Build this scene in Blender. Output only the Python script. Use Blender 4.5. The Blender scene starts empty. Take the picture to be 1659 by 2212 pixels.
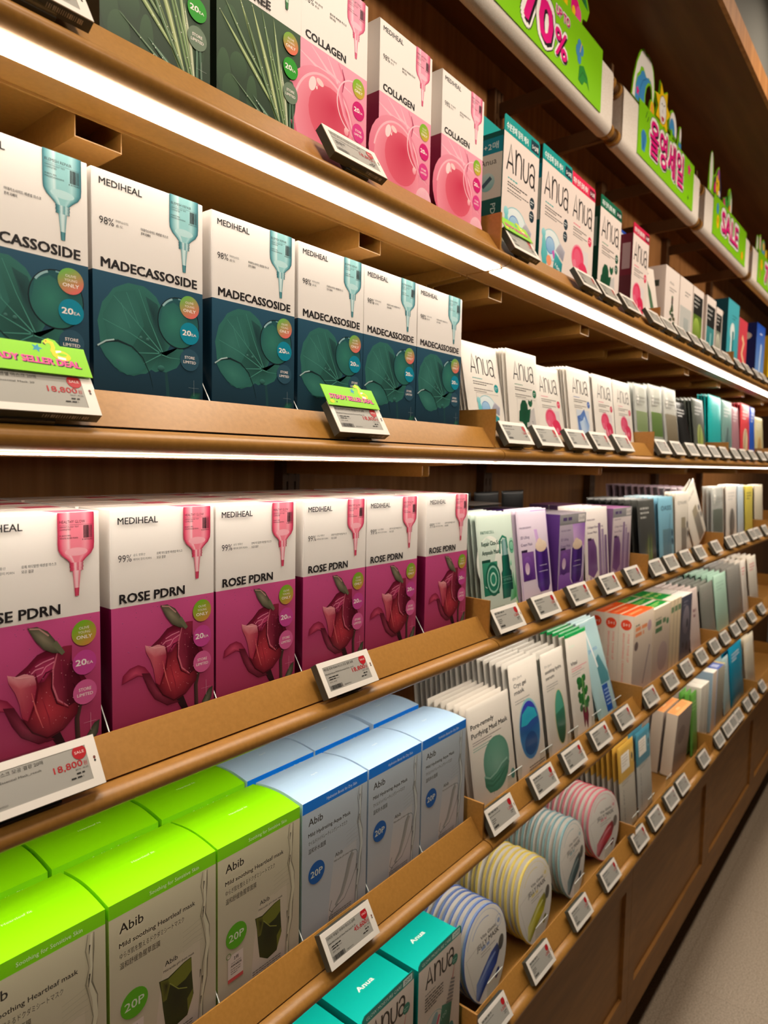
import bpy, bmesh, math, random
from mathutils import Vector, Matrix, Euler
random.seed(7)
S = bpy.context.scene
COL = S.collection
PI = math.pi

# ------------------------------------------------------------------ camera
Z0 = 1.83                      # camera height; every height below is written from the camera's level, then lifted by Z0
cam_d = bpy.data.cameras.new('camera')
cam = bpy.data.objects.new('camera', cam_d); COL.objects.link(cam)
R_ = Vector((0.62990194, -0.77646154, 0.01819423)); U_ = Vector((0.04610636, 0.0607676, 0.99708651)); F_ = Vector((0.77530494, 0.62722785, -0.07407744))
M = Matrix((( R_.x, U_.x, -F_.x, -1.0946712), (R_.y, U_.y, -F_.y, -0.6257422), (R_.z, U_.z, -F_.z, Z0), (0, 0, 0, 1)))
cam.matrix_world = M
cam_d.sensor_fit = 'HORIZONTAL'; cam_d.sensor_width = 24.0
cam_d.lens = 24.0 * 1464.356 / 1659.0
cam_d.clip_start = 0.02
cam_d.dof.use_dof = True; cam_d.dof.focus_distance = 0.84; cam_d.dof.aperture_fstop = 5.6
S.camera = cam

# ------------------------------------------------------------------ world, lights, exposure
W = bpy.data.worlds.new('world'); S.world = W; W.use_nodes = True
W.node_tree.nodes['Background'].inputs[0].default_value = (1.0, 0.80, 0.60, 1)
W.node_tree.nodes['Background'].inputs[1].default_value = 0.05
LED_POWER = 16.0
LED_COLOR = (1.0, 0.90, 0.77)
SPOT_POWER = 2.1
FLOOR_POWER = 6.0
SPOT_COLOR = (1.0, 0.84, 0.68)
S.view_settings.view_transform = 'Standard'; S.view_settings.look = 'None'
S.view_settings.gamma = 1.0; S.view_settings.use_curve_mapping = False
S.view_settings.exposure = 0.0
try:
    S.cycles.use_denoising = True
    S.cycles.max_bounces = 8; S.cycles.transparent_max_bounces = 16
    S.cycles.sample_clamp_indirect = 6.0
except Exception: pass

def ceiling_lamp(x, y, z, tx, ty, tz, power, size, spread):
    d = bpy.data.lights.new('ceiling_spot_lamp', 'AREA'); d.shape = 'DISK'; d.size = size
    d.energy = power; d.color = SPOT_COLOR; d.spread = math.radians(spread)
    o = bpy.data.objects.new('ceiling_spot_lamp', d); COL.objects.link(o)
    o.location = (x, y, z)
    o.rotation_euler = (Vector((tx, ty, tz)) - Vector((x, y, z))).to_track_quat('-Z', 'Y').to_euler()
for k in range(11):
    x = -1.6 + 0.55 * k
    ceiling_lamp(x, -1.90, Z0 + 1.62, x + 0.10, 0.20, Z0 + 0.62, SPOT_POWER, 0.10, 58)
for x in (-0.6, 0.5, 1.6, 2.7, 3.8):
    ceiling_lamp(x, -0.40, Z0 + 1.72, x, -0.52, 0, FLOOR_POWER, 0.30, 120)

# ------------------------------------------------------------------ materials
def lin(c):
    return tuple(((v / 255 / 12.92) if v / 255 <= 0.04045 else ((v / 255 + 0.055) / 1.055) ** 2.4) for v in c)
MATS = {}
def mat(name, rough=0.5, spec=0.5, metal=0.0, color=None, coat=0.0):
    m = bpy.data.materials.new(name); m.use_nodes = True
    b = m.node_tree.nodes['Principled BSDF']
    b.inputs['Roughness'].default_value = rough; b.inputs['Specular IOR Level'].default_value = spec
    b.inputs['Metallic'].default_value = metal; b.inputs['Coat Weight'].default_value = coat
    if color is None:
        a = m.node_tree.nodes.new('ShaderNodeVertexColor'); a.layer_name = 'Col'
        m.node_tree.links.new(a.outputs['Color'], b.inputs['Base Color'])
    else:
        b.inputs['Base Color'].default_value = (*lin(color), 1)
    MATS[name] = m
    return m
def noise_color(m, scale, detail, c0, c1, stretch=(1, 1, 1), lo=0.35, hi=0.65, bump=0.0):
    nt = m.node_tree; b = nt.nodes['Principled BSDF']
    tc = nt.nodes.new('ShaderNodeTexCoord'); mp = nt.nodes.new('ShaderNodeMapping'); mp.inputs['Scale'].default_value = stretch
    n = nt.nodes.new('ShaderNodeTexNoise'); n.inputs['Scale'].default_value = scale; n.inputs['Detail'].default_value = detail
    r = nt.nodes.new('ShaderNodeValToRGB')
    r.color_ramp.elements[0].position = lo; r.color_ramp.elements[0].color = (*lin(c0), 1)
    r.color_ramp.elements[1].position = hi; r.color_ramp.elements[1].color = (*lin(c1), 1)
    nt.links.new(tc.outputs['Object'], mp.inputs[0]); nt.links.new(mp.outputs[0], n.inputs['Vector'])
    nt.links.new(n.outputs['Fac'], r.inputs[0]); nt.links.new(r.outputs[0], b.inputs['Base Color'])
    if bump:
        bp = nt.nodes.new('ShaderNodeBump'); bp.inputs['Strength'].default_value = bump; bp.inputs['Distance'].default_value = 0.002
        nt.links.new(n.outputs['Fac'], bp.inputs['Height']); nt.links.new(bp.outputs[0], b.inputs['Normal'])
    return r
card = mat('printed_card', 0.42, 0.4)
film = mat('glossy_film', 0.28, 0.55)
tan = mat('tan_painted_steel', 0.34, 0.5, color=(166, 118, 54))
noise_color(tan, 180, 3, (160, 113, 50), (171, 122, 57), lo=0.3, hi=0.7)
wood = mat('oak_veneer', 0.55, 0.3, color=(150, 105, 62))
noise_color(wood, 3.0, 6, (158, 106, 58), (184, 130, 76), stretch=(14, 14, 0.5))
cabw = mat('cabinet_veneer', 0.5, 0.35, color=(150, 105, 62))
noise_color(cabw, 2.5, 5, (146, 100, 46), (164, 114, 54), stretch=(2, 2, 14))
soff = mat('dark_walnut_board', 0.6, 0.3, color=(96, 60, 32))
noise_color(soff, 2.0, 6, (92, 58, 28), (108, 70, 36), stretch=(1, 12, 12))
dark = mat('dark_steel', 0.5, 0.4, color=(96, 66, 38))
plas = mat('plastic', 0.4, 0.5)
matte = mat('matte_screen', 0.35, 0.5)
cloth = mat('padded_cloth', 0.85, 0.2, color=(232, 222, 208))
noise_color(cloth, 500, 2, (222, 210, 196), (238, 230, 220), bump=0.08)
led = bpy.data.materials.new('led_diffuser'); led.use_nodes = True
_b = led.node_tree.nodes['Principled BSDF']; _b.inputs['Emission Color'].default_value = (*LED_COLOR, 1); _b.inputs['Emission Strength'].default_value = LED_POWER
clear = bpy.data.materials.new('clear_acrylic'); clear.use_nodes = True
nt = clear.node_tree; nt.nodes.clear()
_o = nt.nodes.new('ShaderNodeOutputMaterial'); _m = nt.nodes.new('ShaderNodeMixShader'); _t = nt.nodes.new('ShaderNodeBsdfTransparent'); _g = nt.nodes.new('ShaderNodeBsdfGlossy')
_t.inputs[0].default_value = (0.93, 0.95, 0.93, 1); _g.inputs['Roughness'].default_value = 0.08
_m.inputs[0].default_value = 0.07
nt.links.new(_t.outputs[0], _m.inputs[1]); nt.links.new(_g.outputs[0], _m.inputs[2]); nt.links.new(_m.outputs[0], _o.inputs[0])
bagm = bpy.data.materials.new('cloudy_clear_film'); bagm.use_nodes = True
nt = bagm.node_tree; b_ = nt.nodes['Principled BSDF']; b_.inputs['Base Color'].default_value = (0.8, 0.82, 0.78, 1); b_.inputs['Roughness'].default_value = 0.2
_m = nt.nodes.new('ShaderNodeMixShader'); _t = nt.nodes.new('ShaderNodeBsdfTransparent'); _m.inputs[0].default_value = 0.45
nt.links.new(_t.outputs[0], _m.inputs[1]); nt.links.new(b_.outputs[0], _m.inputs[2]); nt.links.new(_m.outputs[0], nt.nodes['Material Output'].inputs[0])
floorm = mat('stone_tile', 0.45, 0.4, color=(180, 165, 145))
nt = floorm.node_tree; b_ = nt.nodes['Principled BSDF']
r_ = noise_color(floorm, 190, 2, (128, 114, 96), (168, 152, 132), lo=0.32, hi=0.62)
br = nt.nodes.new('ShaderNodeTexBrick'); br.offset = 0.0; br.inputs['Scale'].default_value = 1.0
br.inputs['Mortar Size'].default_value = 0.0016; br.inputs['Brick Width'].default_value = 0.6; br.inputs['Row Height'].default_value = 0.6
br.inputs['Color1'].default_value = (1, 1, 1, 1); br.inputs['Color2'].default_value = (0.96, 0.96, 0.96, 1); br.inputs['Mortar'].default_value = (0.80, 0.78, 0.75, 1)
mx = nt.nodes.new('ShaderNodeMix'); mx.data_type = 'RGBA'; mx.blend_type = 'MULTIPLY'; mx.inputs['Factor'].default_value = 1.0
tc = nt.nodes.new('ShaderNodeTexCoord'); mp = nt.nodes.new('ShaderNodeMapping'); mp.inputs['Location'].default_value = (-1.375, 0.02, 0)
nt.links.new(tc.outputs['Object'], mp.inputs[0]); nt.links.new(mp.outputs[0], br.inputs['Vector'])
nt.links.new(r_.outputs[0], mx.inputs['A']); nt.links.new(br.outputs['Color'], mx.inputs['B']); nt.links.new(mx.outputs['Result'], b_.inputs['Base Color'])
ceilm = mat('grey_ceiling_paint', 0.9, 0.2, color=(112, 112, 106))

# ------------------------------------------------------------------ mesh building
TXT = {}
def glyphs(s):
    k = s
    if k not in TXT:
        c = bpy.data.curves.new('t', 'FONT'); c.body = s; c.resolution_u = 2
        o = bpy.data.objects.new('t', c); m = bpy.data.meshes.new_from_object(o)
        vs = [(v.co.x, v.co.y) for v in m.vertices]; fs = [tuple(p.vertices) for p in m.polygons]
        bpy.data.objects.remove(o); bpy.data.curves.remove(c); bpy.data.meshes.remove(m)
        TXT[k] = (vs, fs)
    return TXT[k]

class B:
    """collects coloured faces and links them as one mesh object"""
    def __init__(s, *mats): s.v = []; s.f = []; s.c = []; s.m = []; s.sm = []; s.mats = list(mats) or [card]; s.k = 0
    def face(s, pts, col, smooth=False):
        n = len(s.v); s.v += [tuple(p) for p in pts]; s.f.append(tuple(range(n, n + len(pts))))
        s.c.append(col if isinstance(col[0], (tuple, list)) else [col] * len(pts)); s.m.append(s.k); s.sm.append(smooth)
    def mesh(s, vs, fs, col, smooth=False):
        n = len(s.v); s.v += [tuple(p) for p in vs]
        for f in fs:
            s.f.append(tuple(n + i for i in f)); s.c.append([col] * len(f)); s.m.append(s.k); s.sm.append(smooth)
    def box(s, x0, x1, y0, y1, z0, z1, col=(255, 255, 255), sides=None):
        v = [(x, y, z) for x in (x0, x1) for y in (y0, y1) for z in (z0, z1)]
        F = dict(l=(0, 1, 3, 2), r=(4, 6, 7, 5), f=(0, 4, 5, 1), b=(2, 3, 7, 6), d=(0, 2, 6, 4), t=(1, 5, 7, 3))
        for k, f in F.items(): s.face([v[i] for i in f], (sides or {}).get(k, col))
    def prism(s, prof, x0, x1, col=(255, 255, 255), smooth=False, caps=True):
        """profile of (y, z) points run along x"""
        n = len(prof)
        vs = [(x0, *p) for p in prof] + [(x1, *p) for p in prof]
        s.mesh(vs, [(i, (i + 1) % n, n + (i + 1) % n, n + i) for i in range(n)], col, smooth)
        if caps:
            s.face([(x0, *p) for p in prof], col); s.face([(x1, *p) for p in prof][::-1], col)
    def tube(s, a, b, r, col=(255, 255, 255), n=16, caps=True):
        a = Vector(a); b = Vector(b); d = (b - a).normalized(); e = d.orthogonal().normalized(); g = d.cross(e)
        ra = [a + (e * math.cos(t) + g * math.sin(t)) * r for t in [2 * PI * i / n for i in range(n)]]
        rb = [p + (b - a) for p in ra]
        s.mesh(ra + rb, [(i, (i + 1) % n, n + (i + 1) % n, n + i) for i in range(n)], col, True)
        if caps: s.face(ra[::-1], col); s.face(rb, col)
    def build(s, name, parent=None, loc=(0, 0, 0)):
        me = bpy.data.meshes.new(name); me.from_pydata(s.v, [], s.f)
        for m in s.mats: me.materials.append(m)
        me.polygons.foreach_set('material_index', s.m); me.polygons.foreach_set('use_smooth', s.sm)
        at = me.color_attributes.new('Col', 'FLOAT_COLOR', 'CORNER')
        buf = []
        for c in s.c:
            for q in c: buf += [*lin(q), 1.0]
        at.data.foreach_set('color', buf)
        o = bpy.data.objects.new(name, me); COL.objects.link(o); o.location = loc
        if parent: o.parent = parent
        return o

class Art:
    """prints flat shapes on a face: u to the right, v up; every new shape lies a hair above the last"""
    def __init__(s, b, o, ux, uy, n, bulge=None): s.b = b; s.o = Vector(o); s.ux = Vector(ux); s.uy = Vector(uy); s.n = Vector(n); s.l = 0.00012; s.bulge = bulge
    def P(s, u, v): return s.o + s.ux * u + s.uy * v + s.n * (s.l + (s.bulge(u, v) if s.bulge else 0))
    def up(s): s.l += 0.000011
    def poly(s, pts, col):
        s.up(); s.b.face([s.P(*p) for p in pts], col)
    def rect(s, x0, y0, x1, y1, col, top=None):
        s.poly([(x0, y0), (x1, y0), (x1, y1), (x0, y1)], [col, col, top, top] if top else col)
    def ell(s, cx, cy, rx, ry=None, col=(0, 0, 0), top=None, n=26, rot=0):
        ry = ry or rx; pts = []; cols = []
        for i in range(n):
            a = 2 * PI * i / n; x = rx * math.cos(a); y = ry * math.sin(a)
            pts.append((cx + x * math.cos(rot) - y * math.sin(rot), cy + x * math.sin(rot) + y * math.cos(rot)))
            t = (math.sin(a) + 1) / 2; cols.append(tuple(col[k] + (top[k] - col[k]) * t for k in range(3)) if top else col)
        s.poly(pts, cols)
    def ring(s, cx, cy, r, w, col, a0=0, a1=2 * PI, n=28, ry=None):
        s.up(); ry = ry or r
        for i in range(n):
            a = a0 + (a1 - a0) * i / n; c = a0 + (a1 - a0) * (i + 1) / n
            s.b.face([s.P(cx + math.cos(q) * (r + k), cy + math.sin(q) * (ry + k)) for q, k in ((a, 0), (c, 0), (c, w), (a, w))], col)
    def fan(s, c, pts, cc, cr):
        s.up(); n = len(pts)
        for i in range(n):
            r0 = cr[i] if isinstance(cr[0], (tuple, list)) else cr; r1 = cr[(i + 1) % n] if isinstance(cr[0], (tuple, list)) else cr
            s.b.face([s.P(*c), s.P(*pts[i]), s.P(*pts[(i + 1) % n])], [cc, r0, r1])
    def strip(s, pts, ws, col, col2=None):
        s.up(); L = []
        for i, (x, y) in enumerate(pts):
            a = pts[max(0, i - 1)]; b = pts[min(len(pts) - 1, i + 1)]; d = math.hypot(b[0] - a[0], b[1] - a[1]) or 1
            nx, ny = -(b[1] - a[1]) / d, (b[0] - a[0]) / d; w = ws[i] if isinstance(ws, (list, tuple)) else ws
            L.append(((x + nx * w / 2, y + ny * w / 2), (x - nx * w / 2, y - ny * w / 2)))
        for i in range(len(L) - 1):
            s.b.face([s.P(*q) for q in (L[i][0], L[i + 1][0], L[i + 1][1], L[i][1])], [col2 or col, col2 or col, col, col])
    def profile(s, cx, rows, ramp):
        """lathe-like picture of a bottle: rows of (v, half width), colours across from -1 to 1"""
        s.up()
        for (v0, h0), (v1, h1) in zip(rows, rows[1:]):
            for (t0, c0), (t1, c1) in zip(ramp, ramp[1:]):
                s.b.face([s.P(cx + h0 * t0, v0), s.P(cx + h0 * t1, v0), s.P(cx + h1 * t1, v1), s.P(cx + h1 * t0, v1)], [c0, c1, c1, c0])
    def text(s, t, u, v, h, col, w=None, bold=0.0, al='l', rot=0, lh=0.73):
        """h is the cap height; w, when given, is the exact width"""
        vs, fs = glyphs(t)
        if not vs: return
        x0 = min(p[0] for p in vs); x1 = max(p[0] for p in vs); k = h / lh; kx = (w / (x1 - x0)) if w else k
        W_ = (x1 - x0) * kx; du = {'l': 0, 'c': -W_ / 2, 'r': -W_}[al]; s.up(); c, sn = math.cos(rot), math.sin(rot)
        bd = max(0.0, bold) * k
        offs = [(0, 0)] if bd < 1e-6 else [(bd, bd * .6), (-bd, bd * .6), (bd, -bd * .6), (-bd, -bd * .6)] if bold < 0.06 else [(bd * math.cos(PI * i / 8), bd * math.sin(PI * i / 8)) for i in range(16)] + [(bd * .5 * math.cos(PI * i / 3), bd * .5 * math.sin(PI * i / 3)) for i in range(6)]
        for ox, oy in offs:
            q = []; s.l += 0.000001
            for x, y in vs:
                a = (x - x0) * kx + du + ox; b = y * k + oy; q.append(s.P(u + a * c - b * sn, v + a * sn + b * c))
            s.b.mesh(q, fs, col)
    def barcode(s, x0, y0, x1, y1, col=(20, 20, 20), n=22, seed=1):
        r = random.Random(seed); s.up(); x = x0; st = (x1 - x0) / n
        for i in range(n):
            w = st * r.choice((0.3, 0.5, 0.75)); s.b.face([s.P(x, y0), s.P(x + w, y0), s.P(x + w, y1), s.P(x, y1)], col); x += st
    def lines(s, x0, y, w, n, dy, h, col, seed=3):
        """blocks of small print too small to read: word-like dashes"""
        r = random.Random(seed)
        for i in range(n):
            x = x0; s.up(); end = x0 + w * (1 if i < n - 1 else 0.65)
            while x < end:
                d = min(r.uniform(2, 5) * h, end - x); s.b.face([s.P(x, y - i * dy), s.P(x + d, y - i * dy), s.P(x + d, y - i * dy + h), s.P(x, y - i * dy + h)], col); x += d + h * 0.8

def front(b, w, y=0.0, bulge=None): return Art(b, (0, y, 0), (1, 0, 0), (0, 0, 1), (0, -1, 0), bulge)
def topart(b, h, y=0.0): return Art(b, (0, y, h), (1, 0, 0), (0, 1, 0), (0, 0, 1))
def sideart(b, d): return Art(b, (0, d, 0), (0, -1, 0), (0, 0, 1), (-1, 0, 0))     # left side, u from back to front

# ------------------------------------------------------------------ things, labels, copies
def tag(o, label, cat, group=None):
    o['label'] = label; o['category'] = cat
    if group: o['group'] = group
    return o
def struct(o): o['kind'] = 'structure'; return o
def copy_tree(o, parts=True):
    c = o.copy(); COL.objects.link(c)
    if parts:
        for ch in o.children:
            d = ch.copy(); COL.objects.link(d); d.parent = c
            for g in ch.children: e = g.copy(); COL.objects.link(e); e.parent = d
    return c
class Proto:
    """builds a kind once; the first placement uses it, later ones are copies"""
    def __init__(s, o): s.o = o; s.used = False
    def put(s, loc, label, cat, group=None, rot=(0, 0, 0), parts=True, scale=None):
        if not s.used: o = s.o; s.used = True
        else: o = copy_tree(s.o, parts)
        o.location = (loc[0], loc[1], loc[2] + Z0); o.rotation_euler = rot
        if scale: o.scale = scale
        if 'group' in o: del o['group']
        return tag(o, label, cat, group)
ORD = ['first', 'second', 'third', 'fourth', 'fifth', 'sixth', 'seventh', 'eighth', 'ninth', 'tenth', 'eleventh', 'twelfth', 'thirteenth', 'fourteenth', 'fifteenth', 'sixteenth', 'seventeenth', 'eighteenth']
LIP = dict(A=0.37630, B=0.02860, C=-0.32438, D=-0.71529, E=-1.14061)
ROW = dict(A='top', B='second', C='middle', D='fourth', E='lowest')
BAY = ['nearest', 'second', 'third', 'fourth', 'farthest']
NBAY = 5
WALL_Y = 0.57
TANC = (190, 138, 74)

# ------------------------------------------------------------------ the room
b = B(floorm); b.box(-3, 9, -6, 0.6, -0.05, 0); struct(b.build('floor'))
b = B(ceilm); b.box(-3, 9, -6, 0.7, Z0 + 1.75, Z0 + 1.8); struct(b.build('ceiling'))
b = B(wood)
b.box(-2.4, 6.5, WALL_Y, WALL_Y + 0.03, 0.0, Z0 + 1.75)
struct(b.build('wall_back'))
b = B(soff); b.box(-2.4, 6.5, -0.075, WALL_Y, Z0 + 1.30, Z0 + 1.34); struct(b.build('soffit'))
b = B(wood); b.box(-2.4, 6.5, -0.088, -0.0755, Z0 + 1.298, Z0 + 1.362); struct(b.build('trim_1'))
b = B(ceilm); b.box(-2.4, 6.5, -0.080, -0.055, Z0 + 1.3625, Z0 + 1.75); struct(b.build('wall_upper'))

# ------------------------------------------------------------------ uprights, shelves, cabinets
for i in range(6):
    x = -0.9 + 0.9 * i
    b = B(dark)
    # steel post with two columns of real slots
    z0, z1 = 0.62, Z0 + 1.2
    xs = [-0.027, -0.015, -0.009, 0.009, 0.015, 0.027]
    yf = WALL_Y - 0.03
    b.box(x + xs[0], x + xs[1], yf, WALL_Y - 0.001, z0, z1); b.box(x + xs[2], x + xs[3], yf, WALL_Y - 0.001, z0, z1); b.box(x + xs[4], x + xs[5], yf, WALL_Y - 0.001, z0, z1)
    z = z0
    while z < z1 - 0.05:
        for a, c in ((xs[1], xs[2]), (xs[3], xs[4])): b.box(x + a, x + c, yf + 0.0005, WALL_Y - 0.001, z, z + 0.016)
        z += 0.04
    o = b.build('slotted_upright')
    tag(o, ['dark slotted steel post on the back wall at the near end of the run',
            'dark slotted steel post on the back wall between the nearest and second bays',
            'dark slotted steel post on the back wall between the second and third bays',
            'dark slotted steel post on the back wall between the third and fourth bays',
            'dark slotted steel post on the back wall between the fourth and farthest bays',
            'dark slotted steel post on the back wall at the far end of the run'][i], 'post', 'slotted posts on the back wall')

def nosing_profile(zl):
    pts = []
    for i in range(11):
        a = PI / 2 + PI * i / 10 * 1.0
        pts.append((-0.001 + 0.019 * math.cos(a), zl - 0.0135 + 0.0120 * math.sin(a)))
    return pts + [(0.003, zl - 0.0255), (0.003, zl - 0.0015)]

def make_shelf(row, bay):
    zl = Z0 + LIP[row]; x0 = -0.9 + 0.9 * bay + 0.0015; x1 = x0 + 0.897
    if bay == 0: x0 -= 0.35
    b = B(tan)
    b.prism([(0.003, zl - 0.0012), (0.54, zl - 0.0012), (0.54, zl - 0.012), (0.074, zl - 0.012), (0.074, zl - 0.0300), (0.072, zl - 0.0300), (0.072, zl - 0.0270), (0.003, zl - 0.0270)], x0, x1)
    sh = b.build('shelf')
    tag(sh, f'tan steel {ROW[row]} shelf of the {BAY[bay]} bay', 'shelf', 'tan steel shelves')
    b = B(tan); b.prism(nosing_profile(zl), x0, x1, smooth=True); b.build('nosing', sh)
    b = B(tan); b.prism([(0.0, zl + 0.0008), (0.0255, zl + 0.0375), (0.0275, zl + 0.0375), (0.0275, zl + 0.0355), (0.003, zl + 0.0002)], x0, x1 - 0.004); b.build('price_rail', sh)
    if row != 'E': b = B(led); b.box(x0 + 0.006, x1 - 0.006, -0.0025, 0.0285, zl - 0.0284, zl - 0.0268); b.build('light_strip', sh)
    b = B(tan); b.box(x1 - 0.003, x1 + 0.0015, 0.001, 0.50, zl - 0.0005, zl + 0.0705); b.build('divider', sh)
    if row == 'E': return
    for cx in () if row != 'A' else ((-0.74, -0.30) if bay == 0 else (x0 + 0.085, x0 + 0.53)):
        b = B(tan); y0 = 0.076; w = 0.052; t = 0.0012; zt = zl - 0.0122; zb = zl - 0.050
        b.box(cx, cx + t, y0, 0.5, zb, zt); b.box(cx + w - t, cx + w, y0, 0.5, zb, zt); b.box(cx, cx + w, y0, 0.5, zb - t, zb)
        b.build('channel', sh)
    for dx in (-0.012, 0.010):
        b = B(tan); X = x1 + dx
        b.prism([(0.54, zl - 0.0125), (0.54, zl - 0.060), (0.157, zl - 0.057), (0.154, zl - 0.054), (0.154, zl - 0.036), (0.077, zl - 0.032), (0.077, zl - 0.0125)], X - 0.0015, X + 0.0015)
        b.build('bracket', sh)
for row in 'ABCDE':
    for bay in range(NBAY): make_shelf(row, bay)

for i in range(5):
    x0 = -0.9 + 0.9 * i + 0.001; x1 = x0 + 0.898; zb, zt = 0.13, Z0 - 1.1735
    b = B(cabw); b.box(x0, x1, 0.026, 0.56, zb, zt)
    cb = b.build('base_cabinet')
    tag(cb, ['wooden base cabinet under the nearest bay, below the teal boxes', 'wooden base cabinet under the second bay, below the round jelly packs',
             'wooden base cabinet under the third bay', 'wooden base cabinet under the fourth bay', 'wooden base cabinet under the farthest bay'][i], 'cabinet', 'panelled base cabinets')
    b = B(cabw); s = 0.05; rb = 0.112; rt = 0.075
    b.box(x0 + s, x1 - s, 0.013, 0.025, zb + rb, zt - rt); dr = b.build('door', cb)
    b = B(cabw)
    b.box(x0, x0 + s, 0.003, 0.025, zb, zt); b.box(x1 - s, x1, 0.003, 0.025, zb, zt)
    b.box(x0 + s, x1 - s, 0.003, 0.025, zb, zb + rb); b.box(x0 + s, x1 - s, 0.003, 0.025, zt - rt, zt); b.build('door_frame', dr)
    b = B(dark); b.box(x0, x1, 0.09, 0.55, 0.0, zb); b.build('toe_kick', cb)

# ------------------------------------------------------------------ header signs over the top shelf
LIME = (134, 208, 4); PINK = (232, 10, 130); INK = (24, 18, 24); CREAM = (250, 246, 240); YEL = (250, 206, 10)
def cut(b, pts, y0, y1, col):
    n = len(pts); vs = [(p[0], y0, p[1]) for p in pts] + [(p[0], y1, p[1]) for p in pts]
    b.face(vs[:n], col); b.face(vs[n:][::-1], col)
    b.mesh(vs, [(i, (i + 1) % n, n + (i + 1) % n, n + i) for i in range(n)], col)
def bubble(a, t, u, v, h, w, rot=0.0, o=0.075):
    for dx, dy, bo, col in ((0, 0, o * 2.3, INK), (0, 0, o * 2.0, CREAM), (0.05 * h, -0.07 * h, o * 0.55, INK), (0, 0, o * 0.45, PINK)):
        a.text(t, u + dx, v + dy, h, col, w=w, bold=bo, al='c', rot=rot)
def star(cx, cz, r, n=5, k=0.45, rot=PI / 2):
    return [(cx + (r if i % 2 == 0 else r * k) * math.cos(rot + PI * i / n), cz + (r if i % 2 == 0 else r * k) * math.sin(rot + PI * i / n)) for i in range(2 * n)]
def circ(cx, cz, rx, rz=None, n=24, a0=0, a1=2 * PI): return [(cx + rx * math.cos(a0 + (a1 - a0) * i / n), cz + (rz or rx) * math.sin(a0 + (a1 - a0) * i / n)) for i in range(n)]
BLUE = (64, 150, 212); GRN = (52, 160, 60); WHT = (248, 244, 238)

def topper_wave(a, b):
    out = [(-.062, .150), (-.052, .200), (-.030, .255), (-.012, .285), (.005, .305), (.030, .318), (.050, .312), (.072, .318), (.100, .312), (.122, .290), (.134, .262), (.140, .225), (.136, .196), (.126, .188), (.116, .200), (.110, .225), (.100, .236), (.082, .232), (.064, .215), (.056, .190), (.058, .150)]
    cut(b, out, 0, 0.003, LIME)
    a.poly([(-.056, .150), (-.046, .200), (-.024, .255), (.008, .300), (.032, .312), (.052, .305), (.074, .311), (.098, .305), (.116, .286), (.127, .260), (.133, .225), (.128, .196), (.121, .205), (.112, .240), (.100, .250), (.080, .252), (.062, .243), (.050, .250), (.030, .262), (.010, .258), (-.004, .236), (-.022, .222), (-.034, .190), (-.034, .150)], WHT)
    a.poly([(-.034, .150), (-.030, .188), (-.016, .216), (.004, .230), (.014, .246), (.036, .255), (.056, .244), (.076, .250), (.098, .246), (.108, .234), (.098, .243), (.078, .238), (.058, .220), (.048, .192), (.050, .150)], BLUE)
    a.strip([(.000, .160), (.010, .195), (.030, .225), (.060, .240)], .003, (40, 110, 175))
    a.poly(star(-.012, .178, .016), PINK)
    cut(b, circ(.122, .172, .026, .034), 0.001, 0.004, LIME)
    a.ell(.122, .172, .020, .028, YEL); a.poly([(.112, .150), (.118, .150), (.126, .185), (.122, .196)], PINK); a.poly([(.128, .152), (.136, .160), (.132, .185)], (240, 110, 40))
    cut(b, [(p[0], p[1]) for p in star(.222, .214, .088, 7, .60, PI / 2 + .35)], 0.0015, 0.0045, LIME)
    a.l += 0.0016
    a.poly(star(.222, .214, .080, 7, .60, PI / 2 + .35), YEL)
    a.ell(.222, .212, .037, .044, INK); a.ell(.222, .212, .035, .042, WHT)
    a.strip([(.206, .226), (.214, .230), (.218, .224)], .0035, INK); a.strip([(.230, .228), (.240, .232)], .004, INK)
    a.poly(circ(.224, .190, .014, .014, 12, PI, 2 * PI) + [(.238, .192)], (200, 20, 70)); a.strip([(.222, .214), (.219, .206), (.225, .204)], .002, INK)
    cut(b, circ(.335, .190, .046, .066, 24, -0.3, PI + .3), 0.001, 0.004, LIME)
    a.poly(circ(.335, .188, .041, .060, 20, -0.2, PI + .2), WHT)
    a.poly(circ(.325, .185, .030, .040, 20, -0.2, PI + .2), BLUE); a.ell(.322, .172, .011, .020, LIME)
    cut(b, [(.395, .150), (.400, .195), (.415, .235), (.432, .238), (.438, .200), (.440, .150)], 0.001, 0.004, LIME)
    a.ell(.420, .205, .010, .024, WHT); a.poly([(.402, .161), (.408, .180), (.432, .178), (.434, .161)], BLUE)
def topper_fruit(a, b):
    cut(b, [(.40, .15), (.395, .21), (.42, .262), (.47, .285), (.53, .275), (.575, .25), (.60, .215), (.585, .185), (.56, .180), (.555, .15)], 0, 0.003, LIME)
    a.poly([(.415, .16), (.41, .205), (.435, .25), (.46, .262), (.465, .22), (.47, .16)], YEL)
    for k in range(3): a.strip([(.425 + k * .012, .165), (.424 + k * .012, .205), (.440 + k * .01, .245)], .002, (150, 120, 10))
    a.poly([(.468, .22), (.475, .262), (.52, .268), (.568, .245), (.592, .212), (.57, .215), (.545, .222), (.52, .205), (.49, .205)], (30, 130, 60))
    for k in range(4): a.strip([(.475, .222), (.50 + k * .024, .258 - k * .012)], .0025, (12, 70, 35))
    a.ell(.515, .182, .026, .026, PINK); a.ell(.535, .176, .016, .020, (245, 80, 160)); a.ell(.505, .172, .010, .012, YEL)
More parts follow.
